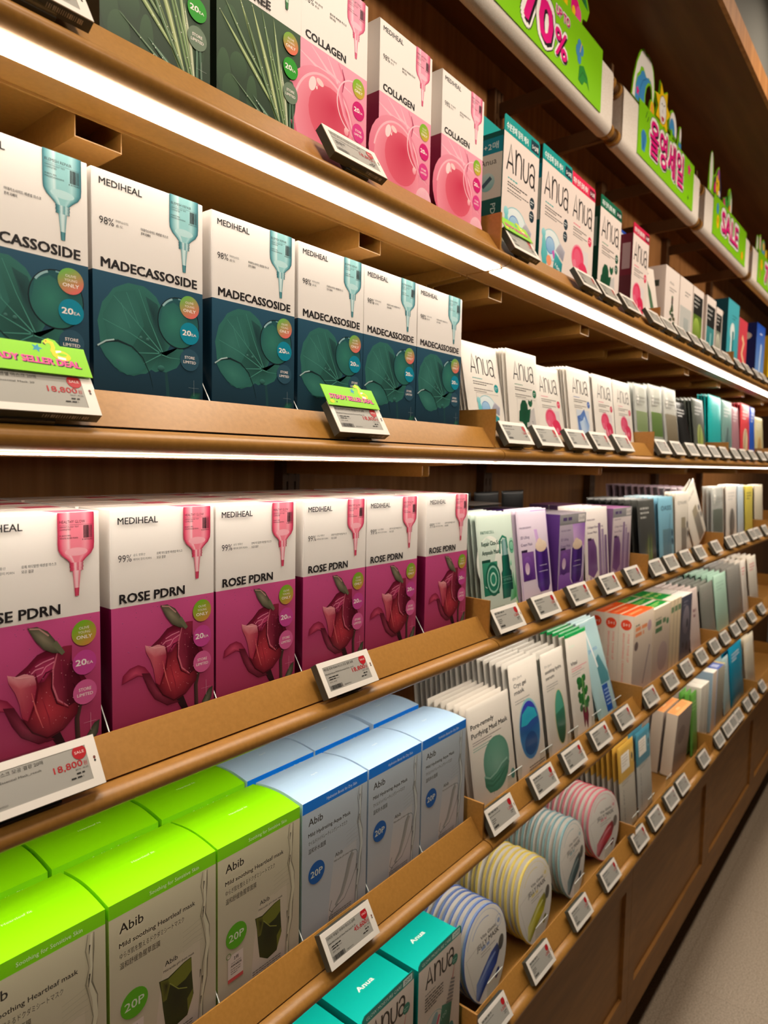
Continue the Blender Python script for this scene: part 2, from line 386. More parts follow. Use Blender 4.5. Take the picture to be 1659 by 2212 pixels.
def topper_bird(a, b):
    cut(b, [(-.055, .15), (-.052, .205), (-.045, .255), (-.030, .300), (-.018, .310), (.000, .290), (.014, .240), (.018, .15)], 0, 0.003, LIME)
    a.ell(-.020, .228, .021, .074, WHT); a.strip([(-.020, .16), (-.020, .29)], .002, (200, 190, 180))
    cut(b, [(.015, .15), (.022, .225), (.050, .240), (.075, .268), (.100, .285), (.122, .255), (.140, .215), (.150, .15)], 0.001, 0.004, LIME)
    a.l += 0.0012
    a.poly([(.024, .161), (.028, .220), (.052, .230), (.078, .262), (.100, .275), (.116, .250), (.134, .212), (.142, .161)], (28, 40, 84))
    a.ell(.080, .205, .030, .040, YEL); a.poly([(.060, .208), (.078, .215), (.080, .196)], (40, 24, 20)); a.ell(.088, .248, .010, .022, (214, 84, 170)); a.ell(.040, .185, .014, .022, PINK); a.ell(.110, .180, .016, .012, WHT)
    cut(b, [(.175, .15), (.190, .190), (.230, .200), (.262, .195), (.270, .245), (.300, .262), (.335, .235), (.345, .15)], 0.001, 0.004, LIME)
    for cx, cz, c in ((.205, .172, PINK), (.225, .185, GRN), (.250, .172, GRN), (.275, .205, (90, 190, 50))): a.ell(cx, cz, .018, .018, c)
    a.poly([(.285, .161), (.288, .235), (.302, .250), (.322, .232), (.332, .161)], (150, 200, 120)); a.ell(.300, .172, .018, .016, (250, 160, 30)); a.ell(.318, .185, .010, .040, WHT)
def topper_flower(a, b):
    cut(b, [(-.055, .15), (-.045, .215), (-.025, .225), (-.012, .15)], 0, 0.003, LIME); a.ell(-.032, .182, .014, .034, WHT)
    cut(b, [(-.005, .15), (.010, .225), (.045, .245), (.070, .215), (.075, .15)], 0.001, 0.004, LIME); a.ell(.036, .196, .020, .036, (240, 200, 200)); a.strip([(.026, .17), (.040, .22)], .004, PINK)
    cut(b, circ(.125, .185, .045, .052), 0.001, 0.004, LIME); a.ell(.125, .185, .036, .043, BLUE); a.ell(.125, .200, .024, .022, YEL); a.ell(.20, .175, .03, .03, YEL)

def flower(a, u, v, r, c): 
    for k in range(5): a.ell(u + r * .6 * math.cos(k * 1.257), v + r * .6 * math.sin(k * 1.257), r * .5, r * .5, c)
    a.ell(u, v, r * .3, r * .3, YEL)
SIGNS = [('70%', topper_fruit, 'white padded header sign whose lime card reads 70%, with fruit and leaf cutouts'),
         ('올영세일', topper_wave, 'white padded header sign with pink Korean lettering, wave and sun cutouts on top'),
         ('SALE', topper_bird, 'white padded header sign whose lime card reads SALE, with surfboard and bird cutouts'),
         ('70%', topper_flower, 'white padded header sign cut by the right edge of the photo, flower cutouts on top')]
for j, (txt, top, label) in enumerate(SIGNS):
    X = 0.9 * j; zb, zt = Z0 + 0.932, Z0 + 1.1135; yc = 0.1665; r = 0.0255
    root = B(cloth)
    prof = [(yc - r * math.sin(t), zb + r - r * math.cos(t)) for t in [PI * k / 10 for k in range(-5, 6)]]
    prof = [(yc + r * math.cos(PI + PI * k / 12), zb + r + r * math.sin(PI + PI * k / 12)) for k in range(13)] + [(yc + r * math.cos(PI * k / 12), zt - r + r * math.sin(PI * k / 12)) for k in range(13)]
    root.prism(prof, X + 0.024, X + 0.842, smooth=True, caps=False)
    root.face([(X + 0.025, *p) for p in prof], (255, 255, 255)); root.face([(X + 0.841, *p) for p in prof][::-1], (255, 255, 255))
    o = root.build('header_sign'); tag(o, label, 'sign', 'header signs')
    for z in (zb + r, zt - r):
        b = B(dark, tan); b.tube((X + 0.001, yc, z), (X + 0.899, yc, z), 0.016); b.k = 1
        b.tube((X + 0.006, yc, z), (X + 0.022, yc, z), 0.0225); b.tube((X + 0.855, yc, z), (X + 0.872, yc, z), 0.0225); b.build('rail', o)
    for za in (0.952, 1.120):
        for XX in ([X] if j else [X]):
            b = B(dark); b.box(XX + 0.002, XX + 0.018, yc + 0.005, 0.538, Z0 + za, Z0 + za + 0.043); b.build('arm', o)
    b = B(card); a = front(b, 0.605); b.box(0, 0.605, 0, 0.002, 0, 0.161, LIME)
    if txt == '70%':
        if j == 0:
            bubble(a, '7', .190, .034, .100, .066, .0); bubble(a, '0', .268, .028, .092, .066); bubble(a, '%', .350, .028, .064, .066, o=.042)
            bubble(a, 'UP TO', .356, .116, .020, .076, o=.06)
            for k in range(4): a.ell(.459 + .013 * math.cos(k * 1.3 + .6), .090 + .016 * math.sin(k * 1.3 + .6), .011, .014, (70, 140, 200))
            a.strip([(.459, .090), (.469, .117)], .003, YEL); a.poly([(.454, .022), (.459, .058), (.484, .067), (.509, .050), (.524, .020), (.509, .034), (.492, .032), (.479, .018)], (40, 140, 50))
            a.strip([(.459, .027), (.479, .050), (.509, .044)], .002, (20, 90, 30))
        else:
            bubble(a, '70%', .33, .040, .09, .30); flower(a, .085, .100, .028, YEL); a.strip([(.06, .03), (.055, .065)], .012, PINK)
    elif txt == 'SALE':
        bubble(a, 'SALE', .292, .050, .086, .300, .0); a.ell(.065, .115, .017, .022, BLUE); a.ell(.075, .065, .020, .028, YEL); a.ell(.075, .07, .010, .012, (220, 150, 10)); flower(a, .535, .038, .018, (250, 170, 10))
    else:
        bubble(a, txt, .288, .046, .088, .360, .0, o=.05)
        a.poly(circ(.051, .055, .026, .030, 16, .2, PI - .2) + [(.035, .022), (.062, .022)], (60, 140, 200))
        for k in range(4): a.strip([(.048, .026), (.033 + .012 * k, .078)], .002, (25, 80, 150))
        a.poly(star(.540, .128, .026), PINK); a.poly(star(.540, .030, .010, 4), (20, 70, 30)); a.strip([(.060, .125), (.075, .150)], .003, (20, 80, 30)); a.strip([(.075, .118), (.088, .138)], .003, (20, 80, 30))
    b.build('poster', o, (X + 0.1475, 0.1385, Z0 + 0.9553))
    b = B(card); a = front(b, 0.6); top(a, b); b.build('topper', o, (X + 0.1475 + (-.085, 0, -.03, 0)[j], 0.1415, Z0 + 0.9553))

# ------------------------------------------------------------------ electronic price tags
CASE = (70, 72, 66); BEZ = (236, 230, 220); EINK = (164, 162, 154); RED = (176, 24, 34)
TILT = -math.atan2(0.025, 0.041)
def tag_proto(w, kind):
    h, t = 0.0482, 0.0115
    b = B(plas); b.box(0, w, 0.0003, t, 0, h, CASE); b.box(w * .3, w * .72, t, t + 0.006, -0.002, h * .6, (40, 42, 40))
    a = Art(b, (0, 0, 0), (1, 0, 0), (0, 1, 0), (0, 0, -1)); a.barcode(w * .62, .003, w * .93, .0075, (210, 200, 190), 18, 4)
    o = b.build('price_tag')
    b = B(plas); m = 0.0075; r = 0.0105 if kind != 'small' else 0.0085
    for x0, x1, z0, z1 in ((0, w, 0, m), (0, w, h - m, h), (0, m, m, h - m), (w - r, w, m, h - m)): b.box(x0, x1, -0.0006, 0.0003, z0, z1, BEZ)
    a = front(b, w, -0.0007); a.ell(w - r * .45, h * .55, .0012, .0016, (120, 60, 50)); a.ell(w - r * .45, h * .49, .0010, .0012, (40, 40, 40)); b.build('bezel', o)
    b = B(matte); b.box(m, w - r, -0.0002, 0.0002, m, h - m, EINK); a = front(b, w, -0.0003)
    L = m + 0.002; Rr = w - r - 0.002; T = h - m; K = (40, 40, 38)
    if kind in ('madeca', 'rose', 'aqua', 'collagen'):
        ko, en, pr = dict(madeca=('메디힐 마데카소사이드 에센셜 마스크 20매', 'Mediheal Madecassoside Essential Mask 20', '18,800'), rose=('메디힐 로제 PDRN 마스크 모공 결광 20매', 'Mediheal Rose PDRN Essential Mask_result', '18,800'),
                          aqua=('아비브 마일드 아쿠아 마스크 20매', 'Abib Mild Acidic pH Sheet Mask Aqua Fit 20', '45,600'), collagen=('메디힐 콜라겐 에센셜 마스크 20매', 'Mediheal Collagen Essential Mask 20', '18,800'))[kind]
        a.text(ko, L, T - .0052, .0030, K, w=w * .56); a.text(en, L, T - .0112, .0021, K, w=w * .54)
        a.lines(L + .004, T - .0158, .018, 2, .0030, .0014, K, 5); a.rect(L + .002, T - .0155, L + .023, T - .0152, K); a.rect(L + .002, T - .0185, L + .023, T - .0182, K)
        a.text('[05.01 - 05.20]', L + .003, T - .0225, .0016, K)
        a.text(pr, Rr - .0045, T - .0180, .0062, RED, w=.0270, bold=.012, al='r'); a.text('원', Rr - .0035, T - .0178, .0034, RED)
        a.text('[05.01 - 05.20]', Rr, T - .0210, .0015, K, al='r'); a.lines(Rr - .012, T - .0248, .012, 1, .003, .0015, K, 8); a.lines(Rr - .018, T - .0282, .018, 1, .003, .0014, K, 9)
        a.barcode(L, T - .0318, L + .024, T - .0262, K, 30, 2); a.text('8800056747231', L + .028, T - .0308, .0015, K)
        a.ell(Rr - .0048, T - .0052, .0068, .0068, RED); a.text('SALE', Rr - .0048, T - .0064, .0027, (235, 220, 215), al='c', w=.0092)
    else:
        a.lines(L, T - .0040, w * .52, 1, .003, .0026, (92, 92, 88), 3); a.lines(L, T - .0095, w * .60, 1, .003, .0015, (110, 110, 106), 4)
        if kind == 'small':
            a.ell(Rr - .004, T - .0058, .0062, .0066, RED); a.text('1,200', Rr - .001, T - .0180, .0050, RED, w=.017, al='r', bold=.01)
            a.lines(L + .002, T - .0160, .014, 3, .0032, .0014, (84, 84, 80), 6); a.barcode(L, T - .0300, L + .018, T - .0262, K, 18, 2); a.lines(Rr - .012, T - .0225, .010, 2, .003, .0012, K, 8)
        else:
            a.lines(L + .002, T - .0160, .014, 3, .0032, .0014, (104, 104, 98), 6); a.rect(Rr - .008, T - .006, Rr, T, (150, 70, 70)); a.lines(Rr - .02, T - .018, .016, 1, .003, .004, (130, 96, 92), 8)
    b.build('screen', o)
    b = B(clear); b.box(w * .30, w * .72, 0.0085, 0.0165, h, h + 0.0035); b.build('clip', o)
    b = B(clear); b.box(w * .34, w * .70, 0.006, 0.010, -0.0045, -0.0003); b.build('clip', o)
    return Proto(o)
TP = {k: tag_proto(0.138 if k.endswith('wide') else 0.1045 if k in ('madeca', 'rose', 'aqua', 'collagen') else 0.102, k.replace('wide', '')) for k in ('madecawide', 'rosewide', 'madeca', 'rose', 'aqua', 'collagen', 'small', 'plain')}
def put_tag(row, x, kind, label):
    zl = LIP[row]
    TP[kind].put((x, -0.0195, zl + 0.0092), label, 'price tag', f'price tags on the {ROW[row]} shelf edge', (TILT, 0, 0))
put_tag('A', -0.769 - 0.1045, 'collagen', 'price tag seen from below at the top left corner, under the dark green leaf boxes')
put_tag('A', -0.4555, 'collagen', 'price tag on the top shelf edge under the first pink jelly picture box')
put_tag('B', -0.766 - 0.138, 'madecawide', 'wide price tag under the leftmost teal leaf boxes, reading 18,800')
put_tag('B', -0.4395, 'madeca', 'price tag in the middle of the teal leaf boxes on the second shelf')
put_tag('C', -0.7665 - 0.138, 'rosewide', 'wide price tag at the left edge under the rose picture boxes')
put_tag('C', -0.4545, 'rose', 'price tag on the tan edge in front of the fourth rose picture box')
put_tag('D', -0.4416, 'aqua', 'price tag reading 45,600 below the pale blue boxes')
TAGX = dict(A=[.013, .320, .445, .590, .785, .905, 1.04, 1.187, 1.33, 1.492, 1.622, 1.807, 1.968, 2.162, 2.314, 2.52],
            B=[.014, .150, .301, .436, .583, .906, 1.054, 1.214, 1.36, 1.502, 1.66, 1.834, 2.001, 2.17, 2.364, 2.53],
            C=[.006, .170, .346, .533, .710, .905, 1.047, 1.215, 1.384, 1.610, 1.83, 1.97, 2.086, 2.261, 2.378, 2.565],
            D=[.006, .193, .351, .516, .685, .906, 1.110, 1.29, 1.48, 1.671, 1.838, 2.019, 2.165, 2.356, 2.59],
            E=[.006, .209, .431, .631, .870, 1.024, 1.186, 1.319, 1.597, 1.838, 1.98, 2.085, 2.195, 2.379, 2.54, 2.734])
NUM = ORD + ['nineteenth', 'twentieth']
for row, xs in TAGX.items():
    for i, x in enumerate(xs):
        small = x < (0.90 if row in 'BC' else 0.60 if row == 'A' else 1.0)
        put_tag(row, x, 'small' if small else 'plain', f'white framed price tag, {NUM[i]} along the {ROW[row]} shelf past the near divider')

# lime promotion cards tucked behind three tags
def promo():
    b = B(card); w, h = 0.106, 0.0325
    b.box(0, w, 0, 0.0008, 0, h, LIME)
    cut(b, [(.066, h - .001), (.068, h + .004), (.074, h + .0075), (.080, h + .006), (.084, h - .001)], 0, 0.0008, LIME)
    a = front(b, w)
    for dx, dy, bo, c in ((.0008, -.0010, .05, INK), (0, 0, .035, (245, 70, 150))): a.text('STEADY SELLER DEAL', .053 + dx, .0105 + dy, .0072, c, w=.088, bold=bo, al='c', rot=-.03)
    a.poly(star(.061, .027, .0050, 5, .45, 1.2), (20, 140, 170))
    a.strip([(.069, .0335), (.0715, .0365), (.076, .0350), (.0765, .0300), (.0745, .0255), (.0755, .0225)], [.002, .004, .004, .0035, .0035, .003], YEL)
    a.ell(.082, .0215, .0085, .0055, YEL, rot=-.2); a.ell(.083, .0225, .0045, .0020, LIME); a.poly([(.0775, .0235), (.0830, .0255), (.0825, .0270), (.0775, .0262)], WHT); a.poly([(.0780, .0170), (.0850, .0165), (.0855, .0190), (.0780, .0200)], WHT)
    a.poly([(.0672, .0335), (.0690, .0345), (.0702, .0310)], INK); a.ell(.0712, .0362, .0007, .0007, INK)
    a.ell(.0100, .0060, .0042, .0028, YEL); a.ell(.0185, .0055, .0012, .0012, INK)
    return Proto(b.build('promo_card'))
PR = promo()
for row, x, lab in (('B', -0.765 - 0.106, 'lime promotion card with pink lettering on the leftmost tag under the teal leaf boxes'), ('B', -0.4425, 'lime promotion card on the tag in the middle of the teal leaf boxes'), ('A', 0.0105, 'lime promotion card on the tag below the tall teal and white cartons')):
    PR.put((x, -0.0195 + 0.0195 - 0.0015, LIP[row] + 0.0455), lab, 'promotion card', 'lime promotion cards', (TILT, 0, 0))

# ------------------------------------------------------------------ tall picture boxes with a printed bottle
MW, MH, MD = 0.130, 0.263, 0.066
def mixc(a, b, t): return tuple(a[k] + (b[k] - a[k]) * t for k in range(3))
def bottle_print(a, H, c0, c1, c2, txt, foot):
    D = lambda d: H - d; cx = .1055
    ramp = [(-1, c2), (-.86, c1), (-.55, mixc(c0, (255, 255, 255), .25)), (-.42, mixc(c0, (255, 255, 255), .55)), (-.30, c0), (.25, c0), (.5, mixc(c0, (255, 255, 255), .2)), (.8, c1), (1, c2)]
    a.profile(cx, [(D(0), .0185), (D(.030), .0185), (D(.036), .0180), (D(.041), .0150), (D(.0455), .0095), (D(.0490), .0062)], ramp)
    a.ell(cx, D(.0385), .0115, .0040, mixc(c0, (255, 255, 255), .35))
    a.profile(cx, [(D(.0490), .0066), (D(.0500), .0072), (D(.0510), .0066), (D(.0535), .0070), (D(.0545), .0064), (D(.0570), .0068)], [(-1, c2), (-.5, c1), (-.2, mixc(c0, (255, 255, 255), .6)), (.2, c1), (.5, mixc(c0, (255, 255, 255), .4)), (1, c2)])
    a.profile(cx, [(D(.0570), .0040), (D(.0740), .0024)], [(-1, c1), (-.4, mixc(c0, (255, 255, 255), .5)), (.2, mixc(c0, (255, 255, 255), .65)), (1, c1)])
    a.profile(cx, [(D(.0740), .0025), (D(.0820), .0019)], [(-1, c2), (0, c1), (1, c2)])
    k = (40, 36, 40)
    a.text(txt, .0892, D(.0105), .0030, k, w=.0255); a.rect(.0890, D(.0122), .1225, D(.0120), k)
    a.text('DERMATOLOGY TEST', .0892, D(.0148), .0016, k, w=.019); a.text('COMPLETED', .0892, D(.0172), .0016, k, w=.011)
    a.text('PURITY 99%', .0892, D(.0232), .0015, k, w=.011); a.text(foot, .0892, D(.0256), .0015, k, w=.018)
    a.barcode(.1130, D(.0255), .1225, D(.0130), k, 14, 5); a.text('8 809640', .1115, D(.0276), .0014, k, w=.0105)
def badges(a, H, c20, cst, cw=(255, 245, 240), oc=((240, 120, 110), (120, 190, 60))):
    D = lambda d: H - d; x = .1122
    a.ell(x, D(.1198), .0128, .0128, oc[0], oc[1], rot=.5); a.text('OLIVE', x, D(.1160), .0026, cw, al='c', w=.0105); a.text('YOUNG', x, D(.1202), .0026, cw, al='c', w=.0125); a.text('ONLY', x, D(.1256), .0036, cw, al='c', w=.0160, bold=.02)
    a.ell(x, D(.1495), .0125, .0125, c20); a.text('20', x - .0092, D(.1520), .0062, cw, w=.0110, bold=.03); a.text('EA', x + .0026, D(.1520), .0031, cw, w=.0062)
    a.ell(x, D(.1795), .0125, .0125, cst); a.text('STORE', x, D(.1782), .0032, cw, al='c', w=.0130, bold=.01); a.text('LIMITED', x, D(.1835), .0032, cw, al='c', w=.0165, bold=.01)
    for x0, y0, x1, y1 in ((.1175, .2020, .1178, .2200), (.1105, .2112, .1240, .2110)): a.rect(x0, D(y1), x1, D(y0), mixc(cst, (255, 255, 255), .5))

def art_rose(a, H):
    D = lambda L: [(x, H - d) for x, d in L]
    a.rect(0, 0, MW, H - .1015, (150, 40, 64), (222, 88, 152))
    r = random.Random(2)
    for k in range(60): a.ell(r.uniform(.01, .125), H - r.uniform(.104, .16), r.uniform(.0003, .0009), None, (140, 40, 90), (230, 120, 180), n=6)
    a.strip(D([(.080, .210), (.090, .230), (.094, .262)]), [.010, .007, .006], (44, 18, 26)); a.strip(D([(.112, .175), (.104, .205), (.106, .262)]), [.003, .005, .005], (52, 30, 34), (90, 60, 56))
    a.fan((.118, H - .228), D([(.110, .238), (.113, .226), (.122, .214), (.128, .212), (.126, .225), (.118, .236)]), (120, 120, 100), (56, 58, 46))
    a.fan((.026, H - .174), D([(.0105, .183), (.012, .174), (.020, .168), (.030, .166), (.038, .170), (.044, .178), (.040, .181), (.030, .178), (.018, .181)]), (214, 80, 118), (140, 24, 62))
    a.fan((.052, H - .200), D([(.034, .176), (.044, .178), (.050, .190), (.060, .204), (.074, .214), (.082, .219), (.066, .219), (.050, .208), (.042, .195)]), (150, 52, 80), (92, 18, 40))
    a.fan((.072, H - .158), D([(.044, .150), (.056, .142), (.066, .133), (.080, .129), (.090, .131), (.098, .150), (.110, .160), (.116, .170), (.104, .190), (.060, .190), (.050, .165)]), (168, 30, 74), (104, 14, 44))
    a.fan((.074, H - .190), D([(.060, .158), (.068, .160), (.076, .150), (.086, .158), (.094, .172), (.108, .184), (.104, .200), (.090, .212), (.076, .2165), (.062, .208), (.052, .192), (.055, .172)]), (205, 62, 78), (98, 12, 36))
    a.fan((.076, H - .150), D([(.062, .160), (.056, .148), (.068, .138), (.082, .136), (.090, .142), (.080, .150), (.072, .160)]), (206, 66, 118), (134, 22, 62))
    for L in ([(.056, .149), (.060, .155), (.070, .152), (.074, .146), (.084, .142)], [(.064, .144), (.072, .141), (.082, .139)], [(.060, .150), (.064, .147), (.072, .146)]): a.strip(D(L), .0011, (236, 140, 170))
    a.fan((.050, H - .162), D([(.0385, .1462), (.044, .1500), (.054, .1485), (.0625, .1520), (.0655, .162), (.0630, .176), (.0560, .194), (.0510, .190), (.0490, .176), (.0450, .164), (.0395, .154)]), (214, 96, 112), [(240, 160, 170)] * 4 + [(170, 44, 76)] * 4 + [(196, 84, 104)] * 3)
    a.fan((.094, H - .158), D([(.0865, .1310), (.0915, .1295), (.1000, .1300), (.0995, .145), (.106, .160), (.112, .175), (.106, .186), (.096, .190), (.086, .182), (.081, .168), (.081, .152)]), (104, 14, 44), [(150, 40, 70)] * 3 + [(80, 8, 30)] * 5 + [(150, 44, 72)] * 3)
    a.strip(D([(.0862, .1315), (.0808, .150), (.0800, .165), (.0850, .181), (.0950, .1895)]), [.001, .0018, .0018, .0018, .001], (214, 112, 134))
    for L, wd, c in (([(.064, .150), (.066, .164), (.063, .180), (.0565, .196)], .0022, (110, 10, 36)), ([(.080, .152), (.079, .168), (.084, .184), (.096, .192)], .0016, (84, 6, 30)), ([(.068, .160), (.074, .152), (.081, .150)], .0016, (96, 8, 40)), ([(.050, .190), (.060, .206), (.074, .2155), (.090, .211)], .0014, (70, 8, 24)),
                     ([(.070, .176), (.076, .196), (.078, .210)], .0010, (150, 34, 58)), ([(.088, .178), (.094, .196), (.088, .208)], .0010, (150, 34, 58)), ([(.060, .168), (.064, .186), (.070, .204)], .0016, (226, 104, 110)), ([(.090, .135), (.089, .150), (.091, .166)], .0014, (140, 30, 66)), ([(.100, .168), (.106, .178), (.104, .186)], .0018, (60, 4, 24)), ([(.0402, .1475), (.050, .1515), (.060, .1525)], .0012, (250, 180, 186))):
        a.strip(D(L), [wd * .3] + [wd] * (len(L) - 2) + [wd * .3], c)
    for k in range(46): a.ell(r.uniform(.055, .108), H - r.uniform(.142, .205), r.uniform(.0002, .0005), None, (240, 170, 180), n=5)
    a.fan((.071, H - .118), D([(.0570, .1060), (.066, .1060), (.076, .1120), (.0825, .1210), (.0905, .1335), (.0880, .1355), (.0810, .1340), (.0720, .1290), (.0640, .1190)]), (150, 140, 116), (70, 66, 50))
    a.strip(D([(.059, .107), (.068, .1085), (.077, .1165)]), .0014, (196, 150, 140)); a.strip(D([(.082, .124), (.091, .1365)]), [.006, .004], (110, 110, 84))
def art_leaf(a, H):
    D = lambda L: [(x, H - d) for x, d in L]
    a.rect(0, 0, MW, H - .1015, (14, 38, 50), (38, 84, 108)); r = random.Random(4)
    pts = [];
    base = [(.088, .165), (.084, .145), (.076, .125), (.064, .112), (.048, .108), (.030, .112), (.016, .125), (.007, .143), (.006, .163), (.012, .182), (.022, .197), (.036, .204), (.052, .202), (.064, .196), (.074, .196), (.088, .194), (.100, .184), (.106, .172), (.100, .166), (.092, .172), (.080, .180)]
    for i in range(len(base)):
        x0, y0 = base[i]; x1, y1 = base[(i + 1) % len(base)]; cx, cy = .060, .158
        pts.append((x0, y0)); mx, my = (x0 + x1) / 2, (y0 + y1) / 2; d = math.hypot(mx - cx, my - cy); k = .0022 if i < 18 else 0
        pts.append((mx + (mx - cx) / d * k, my + (my - cy) / d * k))
    a.strip(D([(.080, .180), (.084, .215), (.086, .262)]), [.003, .004, .004], (30, 72, 76))
    a.fan((.076, H - .176), D(pts), (28, 70, 66), (48, 112, 102))
    a.fan((.030, H - .150), D([(.010, .145), (.024, .120), (.046, .114), (.056, .150), (.040, .178), (.016, .176)]), (58, 122, 112), (44, 104, 96))
    a.fan((.066, H - .135), D([(.058, .118), (.072, .124), (.082, .148), (.080, .170), (.068, .150)]), (22, 58, 62), (36, 84, 82))
    for L in ([(.010, .150), (.040, .160), (.074, .176)], [(.022, .124), (.048, .148), (.076, .175)], [(.050, .112), (.062, .142), (.078, .175)], [(.016, .185), (.046, .180), (.074, .177)], [(.036, .200), (.056, .190), (.076, .178)], [(.100, .180), (.086, .180), (.077, .178)], [(.030, .130), (.040, .155)], [(.036, .118), (.050, .150)]): a.strip(D(L), [.0005, .0007, .0013][:len(L)] if len(L) == 3 else .0005, (74, 146, 132))
    a.ell(.0985, H - .140, .0255, .0275, (40, 110, 100), (30, 84, 92)); a.fan((.092, H - .140), D([(.074, .150), (.078, .125), (.092, .118), (.108, .126), (.112, .148), (.100, .162), (.084, .162)]), (52, 128, 112), (40, 104, 98))
    a.ring(.0985, H - .140, .0255, .0012, (8, 30, 38), ry=.0275); a.ring(.0985, H - .140, .0235, .0022, (150, 190, 195), 1.9, 2.5, 8, ry=.0255); a.ring(.0985, H - .140, .0240, .0016, (120, 170, 175), 1.2, 1.6, 6, ry=.026)
    a.fan((.030, H - .188), D([(.006, .178), (.018, .172), (.034, .173), (.048, .180), (.058, .194), (.050, .202), (.036, .205), (.022, .198), (.012, .188)]), (60, 128, 116), (42, 104, 98))
    a.strip(D([(.002, .180), (.012, .173), (.026, .170), (.042, .174), (.054, .184), (.062, .200), (.066, .215)]), [.0006, .0020, .0022, .0014, .0010, .0008, .0004], (14, 40, 46)); a.strip(D([(.004, .178), (.013, .172), (.022, .1695)]), .0016, (170, 200, 200))
    a.ell(.076, H - .193, .0045, .0032, (20, 56, 60), (70, 140, 128)); a.ell(.052, H - .163, .0018, None, (20, 60, 60), (90, 150, 140)); a.ell(.060, H - .164, .0020, None, (20, 60, 60), (90, 150, 140))
    a.fan((.118, H - .222), D([(.108, .228), (.116, .216), (.128, .216), (.124, .228)]), (40, 110, 90), (20, 60, 56))
def art_sprig(a, H):
    D = lambda L: [(x, H - d) for x, d in L]
    a.rect(0, 0, MW, H - .1015, (34, 52, 40), (62, 88, 62)); r = random.Random(6)
    for k in range(9): a.ell(r.uniform(.01, .12), H - r.uniform(.11, .24), r.uniform(.006, .014), r.uniform(.01, .03), (46, 70, 50), (66, 96, 66))
    L = [((.106, .245), (.030, .100), 8, (150, 172, 110)), ((.100, .235), (.050, .102), 7, (176, 194, 132)), ((.108, .240), (.066, .104), 6, (126, 156, 104)), ((.112, .236), (.084, .104), 6, (160, 184, 130)), ((.110, .238), (.096, .150), 5, (196, 206, 170)), ((.092, .212), (.004, .132), 6, (160, 184, 120)), ((.084, .195), (.010, .116), 5, (110, 140, 92)), ((.104, .245), (.052, .206), 6, (96, 136, 110)), ((.100, .246), (.020, .196), 3, (92, 128, 92)), ((.108, .232), (.076, .130), 5, (110, 144, 86)), ((.104, .238), (.040, .120), 5, (92, 126, 82))]
    for (x0, y0), (x1, y1), w, c in L:
        mx, my = (x0 + x1) / 2 + r.uniform(-.004, .004), (y0 + y1) / 2
        q = [(x0, y0), ((x0 + mx) / 2, (y0 + my) / 2), (mx, my), ((x1 + mx) / 2, (y1 + my) / 2), (x1, y1)]
        ww = [w * .25 * .001, w * .8 * .001, w * .001, w * .7 * .001, .0002]
        a.strip(D(q), ww, mixc(c, (20, 40, 20), .35)); a.strip(D(q), [k * .55 for k in ww], c); a.strip(D([(x + .0008, y) for x, y in q]), [k * .14 for k in ww], mixc(c, (255, 255, 240), .55))
        for k in range(5): t = r.random(); a.ell(x0 + (x1 - x0) * t, H - (y0 + (y1 - y0) * t), .0006, None, (225, 235, 215), n=6)
    a.strip(D([(.112, .19), (.1115, .262)]), .003, (90, 124, 100)); a.strip(D([(.116, .19), (.120, .262)]), .003, (80, 112, 90))
def art_jelly(a, H):
    D = lambda d: H - d
    a.rect(0, 0, MW, H - .1015, (238, 130, 156), (246, 168, 190))
    for L in ([(.02, .104), (.05, .122), (.10, .132)], [(.05, .104), (.07, .130)], [(.0, .118), (.03, .126), (.06, .124)]): a.strip([(x, D(d)) for x, d in L], [.001, .004, .001], (250, 196, 210))
    a.ell(.040, D(.185), .062, .060, (226, 92, 124), (240, 150, 172)); a.fan((.045, D(.18)), [(.045 + .055 * math.cos(t), D(.195) + .062 * math.sin(t)) for t in [2 * PI * i / 28 for i in range(28)]], (222, 76, 104), (244, 150, 170))
    a.fan((.062, D(.165)), [(.055 + .040 * math.cos(t), D(.180) + .038 * math.sin(t)) for t in [2 * PI * i / 24 for i in range(24)]], (206, 50, 84), (226, 92, 116))
    a.ring(.045, D(.195), .0545, .0030, (250, 190, 204), .2, 2.9, 26, ry=.0615)
    a.ell(.022, D(.150), .006, .010, (255, 224, 226), rot=-.4); a.ell(.036, D(.143), .007, .004, (255, 214, 214), rot=-.3); a.ell(.030, D(.152), .0012, .0022, (255, 250, 245))
    a.strip([(x, D(d)) for x, d in [(.070, .104), (.080, .118), (.074, .140), (.084, .165), (.100, .185), (.122, .196)]], [.003, .006, .009, .007, .006, .004], (250, 176, 196), (232, 120, 150))
    a.strip([(x, D(d)) for x, d in [(.078, .108), (.083, .120), (.079, .138)]], [.001, .003, .001], (170, 40, 80)); a.ring(.104, D(.150), .034, .002, (252, 206, 218), 1.6, 4.4, 22)
    a.ell(.088, D(.186), .0045, .0055, (240, 140, 160), (252, 214, 214)); a.ell(.114, D(.228), .022, .024, (240, 150, 170), (250, 200, 212)); a.ell(.120, D(.252), .012, .012, (230, 110, 140), (252, 200, 210))

